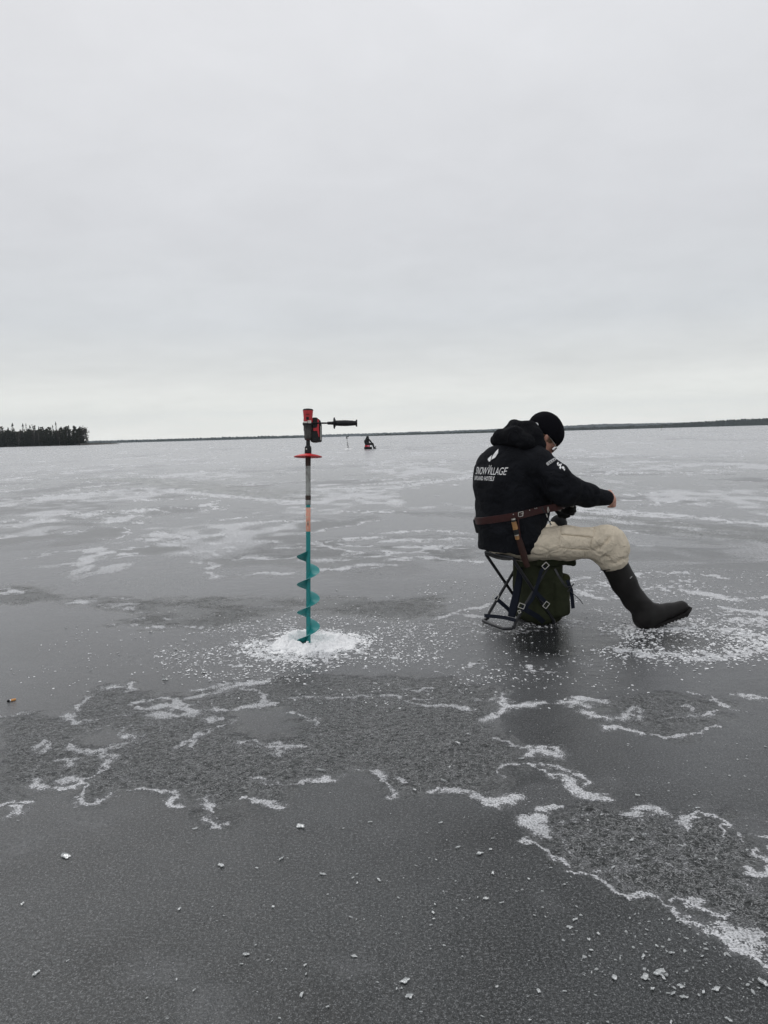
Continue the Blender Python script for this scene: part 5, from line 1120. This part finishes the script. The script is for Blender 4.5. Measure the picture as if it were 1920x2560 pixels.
# ------------------------------------------------------------------ second fisher far out, his auger, marker, butt, chips
def far_auger():
    b_ = G(871, 1123); t_ = P(866.5, 1090.5, b_[1]+.1); ax_ = unit(t_-b_); L_ = np.linalg.norm(t_-b_)
    r = empty('ice_auger', tuple(b_)); tag(r, 'small distant ice auger leaning far out on the ice behind the drill handle', 'ice auger')
    MB().tube([b_-ax_*.1, b_+ax_*L_*.5], .018, 8).build('lower_shaft', M['galv'], r); MB().tube([b_+ax_*L_*.5, b_+ax_*L_*.78], .018, 8).build('upper_shaft', M['galv'], r)
    V = []; n_ = 90
    u_ = unit(np.cross(ax_, [0, 1, 0])); v_ = np.cross(ax_, u_)
    for i in range(n_+1):
        a = i/n_*4.2*2*math.pi
        for rad, dz in ((.015, 0), (.075, 0), (.075, .012), (.015, .012)): V.append(b_+ax_*(.02+i/n_*.6+dz)+(u_*math.cos(a)+v_*math.sin(a))*rad)
    obj_pl('spiral_blade', V, [(i*4+k, i*4+(k+1) % 4, (i+1)*4+(k+1) % 4, (i+1)*4+k) for i in range(n_) for k in range(4)], M['black'], r)
    d_ = MB(); d_.tube([b_+ax_*L_*.78, b_+ax_*L_*.85, b_+ax_*L_*.97], [.03, .055, .05], 10); d_.build('drill', M['black'], r)
    d_ = MB(); tp = b_+ax_*L_*.96; d_.tube([tp, tp+np.array([.07, 0, 0]), tp+np.array([.18, 0, -.01])], [.02, .035, .03], 8); d_.build('side_handle', M['black'], r)
    V = []
    for i in range(8):
        for k in range(20):
            q_ = i/7*.42; a = k/20*6.283; V.append((b_[0]+q_*math.cos(a), b_[1]+q_*math.sin(a), .07*(1-i/7)*(1+.3*_L2[i, k])-.004))
    obj = obj_pl('slush_mound', V, [(i*20+k, i*20+(k+1) % 20, (i+1)*20+(k+1) % 20, (i+1)*20+k) for i in range(7) for k in range(20)]+[tuple(range(20))], M['slush'])
    tag(obj, 'little heap of slush under the distant leaning auger', 'slush mound')
far_auger()
YF = 67.0; k5 = lambda x, y, dy=0.: P(840+x*.08439, 1060+y*.08439, YF+dy)
ff = Field(k5(700, 900)-np.array([0, 1.1, .2]), k5(1350, 330)+np.array([0, 1.1, .2]), .025)
ff.chain([k5(930, 610), k5(905, 520), k5(920, 450)], [.20, .21, .15], .05); ff.ell(k5(938, 405), ((1, 0, 0), (0, 1, 0), (0, 0, 1)), (.115, .11, .13), .03)
for s_ in (-.2, .2):
    ff.chain([k5(950, 440, s_), k5(1010, 500, s_*1.3), k5(1060, 560, s_)], [.085, .075, .055], .03)
    ff.chain([k5(930, 600, s_*.7), k5(1085, 590, s_*1.2), k5(1125, 700, s_*1.2)], [.11, .095, .07], .03)
    ff.chain([k5(1125, 710, s_*1.2), k5(1120, 722, s_*1.2), k5(1185, 670 if s_ > 0 else 725, s_*1.2)], [.06, .06, .04], .02)
mfar = mat('dark_winter_clothes', (.012, .013, .014), .9)
pf = ff.build('person', mfar, None, smooth=1); tag(pf, 'tiny distant person in dark clothes hunched on a red box far out', 'person')
hcap = Field(k5(880, 430)-np.array([0, .4, .1]), k5(1000, 360)+np.array([0, .4, .1]), .02); hcap.ell(k5(934, 392), ((1, 0, 0), (0, 1, 0), (0, 0, 1)), (.13, .13, .11), 0); hcap.build('hat', M['black'], pf)
bx = empty('sled_box', tuple(k5(930, 750)*np.array([1, 1, 0]))); tag(bx, 'red and black sled box the distant person sits on', 'sled box')
cb = k5(930, 690); cb[2] = .29; MB().box(cb, ((1, 0, 0), (0, 1, 0), (0, 0, 1)), (.22, .20, .085)).build('box', M['red'], bx, smooth=False, bevel=.03)
cb2 = cb.copy(); cb2[2] = .11; MB().box(cb2+np.array([.06, 0, 0]), ((1, 0, 0), (0, 1, 0), (0, 0, 1)), (.34, .24, .105)).build('runner_tray', M['black'], bx, smooth=False, bevel=.03)
pk = mat('pink_cloth', (.75, .20, .28), .8); MB().box(cb+np.array([.10, -.235, .01]), ((1, 0, 0), (0, 1, 0), (0, 0, 1)), (.09, .012, .07)).build('side_pouch', pk, bx, smooth=False, bevel=.01)
# marker pole far right
mb_ = G(1652, 1076); mt = P(1655, 1067, mb_[1]); gm = mat('olive_paint', (.07, .09, .03), .7)
r = empty('marker_pole', tuple(mb_)); tag(r, 'small leaning greenish marker pole far out on the ice near the right shore', 'marker pole')
MB().tube([mb_-np.array([0, 0, .3]), mt], .06, 8).build('pole', gm, r); MB().box(mt+np.array([-.25, 0, -.1]), ((1, 0, .3), (0, 1, 0), (-.3, 0, 1)), (.42, .05, .22)).build('sign_plate', gm, r, smooth=False, bevel=.02)
# cigarette butt
cbp = G(27, 1751, .005); dd_ = unit(np.array([.75, .6, 0])); tanp = mat('filter_paper', (.62, .30, .10), .8); ash = mat('burnt_tip', (.01, .01, .01), .95)
r = empty('cigarette_butt', tuple(cbp*np.array([1, 1, 0]))); tag(r, 'orange cigarette butt with a burnt black end lying on the ice at the left edge', 'cigarette butt')
MB().tube([cbp, cbp+dd_*.014, cbp+dd_*.021], [.0052, .0052, .0048], 12).build('filter', tanp, r)
MB().tube([cbp-dd_*.005, cbp], .0051, 12).build('paper_band', M['white'], r); MB().tube([cbp-dd_*.017, cbp-dd_*.012, cbp-dd_*.005], [.003, .0050, .0053], 10).build('burnt_end', ash, r)
# loose chips of ice that lie singly
chips = [(k3, (830,47,10),(880,143,14),(715,173,16),(705,155,8),(392,133,7),(1055,643,10),(1150,182,10),(500,297,8),(1385,565,22),(510,58,7),(1599,789,12),(1483,816,7),(843,818,14),(1298,808,26),(382,171,5),(905,180,8),(1350,180,9),(1232,170,8)),
         (K(0, 2060), (285,143,25),(97,348,10),(775,370,12),(955,182,21),(1110,193,10),(1215,153,17),(1243,150,6),(1395,220,17),(1525,235,9),(1543,258,9),(1637,245,16),(1105,526,8),(1063,567,17),(1044,608,8),(1515,405,10),(1318,613,9),(1322,652,8),(157,648,19),(1303,742,17),(1415,793,9),(838,722,11),(763,675,8),(1530,575,14),(635,755,7),(1208,842,7),(293,594,8),(722,845,7),(1180,360,9)),
         (k6, (320,103,14),(413,130,18),(460,112,9),(225,157,7),(138,183,8),(470,215,14),(625,240,9),(440,325,13),(405,319,7),(220,350,9),(212,386,13),(215,413,8),(203,440,8),(80,405,6),(62,322,8),(510,343,10),(685,363,7),(826,416,16),(802,450,14),(832,360,9),(926,477,11),(884,502,9),(895,548,10),(1178,530,10),(1243,560,14),(1120,575,14),(1190,645,30),(1205,665,18),(1128,665,20),(996,667,15),(1250,735,14),(1296,752,18),(1435,717,18),(1160,715,12),(1283,705,14),(90,682,22),(110,748,18),(55,715,8),(668,725,12),(780,726,10),(914,743,7),(488,706,8),(1640,690,26),(1380,730,14),(1490,850,16),(1240,860,12),(990,190,14),(1283,97,14),(1070,72,14),(1095,155,10),(470,65,10),(1365,155,9),(650,398,7),(697,404,8),(1145,425,8),(1135,460,8),(720,192,8),(780,264,8),(897,645,8),(1375,575,10),(160,815,8),(425,835,9),(630,850,7)),
         (k4, (595,515,15),(320,447,16),(366,409,13),(283,550,9),(258,610,17),(546,397,6),(188,517,7),(1095,673,12),(245,792,12),(1355,728,12),(940,757,10),(882,782,8),(670,172,9),(1125,843,12),(133,650,14),(615,75,9),(640,15,9),(770,70,9),(410,90,9),(355,215,9)),
         (k1, (1455,823,10),(1645,750,6),(286,985,7),(330,978,6),(650,1003,9),(730,918,7),(800,1040,9),(585,1028,7),(760,1080,9),(1525,890,7),(1540,860,7)), (k2, (1370,578,10),(1372,610,6),(330,818,6),(290,810,5))]
def chip_mesh(seed):
    rnd = np.random.RandomState(seed); n_ = 16; rings = ((0, .10), (.45, .12), (.75, .24), (.92, .36), (1.0, .20), (.97, 0.), (.6, -.01)); V = []
    el = .30+.45*rnd.rand(); lob = [(rnd.rand()*.22, rnd.rand()*6.28) for _ in range(4)]; tl = rnd.randn(2)*.12
    for rr_, z in rings:
        for k in range(n_):
            a = k/n_*6.283; R1 = 1+sum(am*math.cos((q+2)*a+p_) for q, (am, p_) in enumerate(lob))
            x, y = R1*rr_*math.cos(a), R1*rr_*math.sin(a)*el; V.append((x, y, max(-.02, z*(.6+.9*rnd.rand())+(x*tl[0]+y*tl[1])*(rr_ > .1))))
    Fc = [(i*n_+k, i*n_+(k+1) % n_, (i+1)*n_+(k+1) % n_, (i+1)*n_+k) for i in range(len(rings)-1) for k in range(n_)]+[tuple((len(rings)-1)*n_+k for k in range(n_))]
    me = bpy.data.meshes.new('ice_chip'); me.from_pydata([tuple(map(float, v)) for v in V], [], Fc); me.update(); me.materials.append(M['chip']); return me
CL = {(285,143): 'long pale ice chip lying alone in the lower left of the photo', (157,648): 'slanted thin ice sliver near the bottom left corner of the photo', (97,348): 'small round ice chip closest to the left edge low in the photo',
      (1640,690): 'large white ice chip at the right edge near the bottom corner', (1190,645): 'largest ice chip of the broken cluster at the lower right', (413,130): 'chunky white ice chip on the dark ice just right of the middle',
      (1298,808): 'long flat ice chip below the crust lines left of the middle', (955,182): 'chunky ice chip below the jagged end of the crust line at the left', (90,682): 'wide ice chip near the bottom edge just right of the middle', (595,515): 'pale ice chip touching the hooked white crust right of the middle'}
cms = [chip_mesh(s_) for s_ in range(40, 52)]; rc = random.Random(9)
for kk, *lst in chips:
    for (x, y, s_) in lst:
        (px_, py_), = kk([(x, y)]); g_ = G(px_, py_); mpp = np.linalg.norm(g_-np.array([0, 0, CH]))/F
        o = bpy.data.objects.new('ice_chip', rc.choice(cms)); COL.objects.link(o); sc_ = s_*.5787*.80*mpp
        o.location = (g_[0], g_[1], .0022); o.rotation_euler = (0, 0, rc.random()*6.28); o.scale = (sc_, sc_, sc_*.6)
        tag(o, CL.get((x, y), 'small loose glassy chip of broken ice on the dark ice'), 'ice chip', 'loose ice chips scattered on the ice')
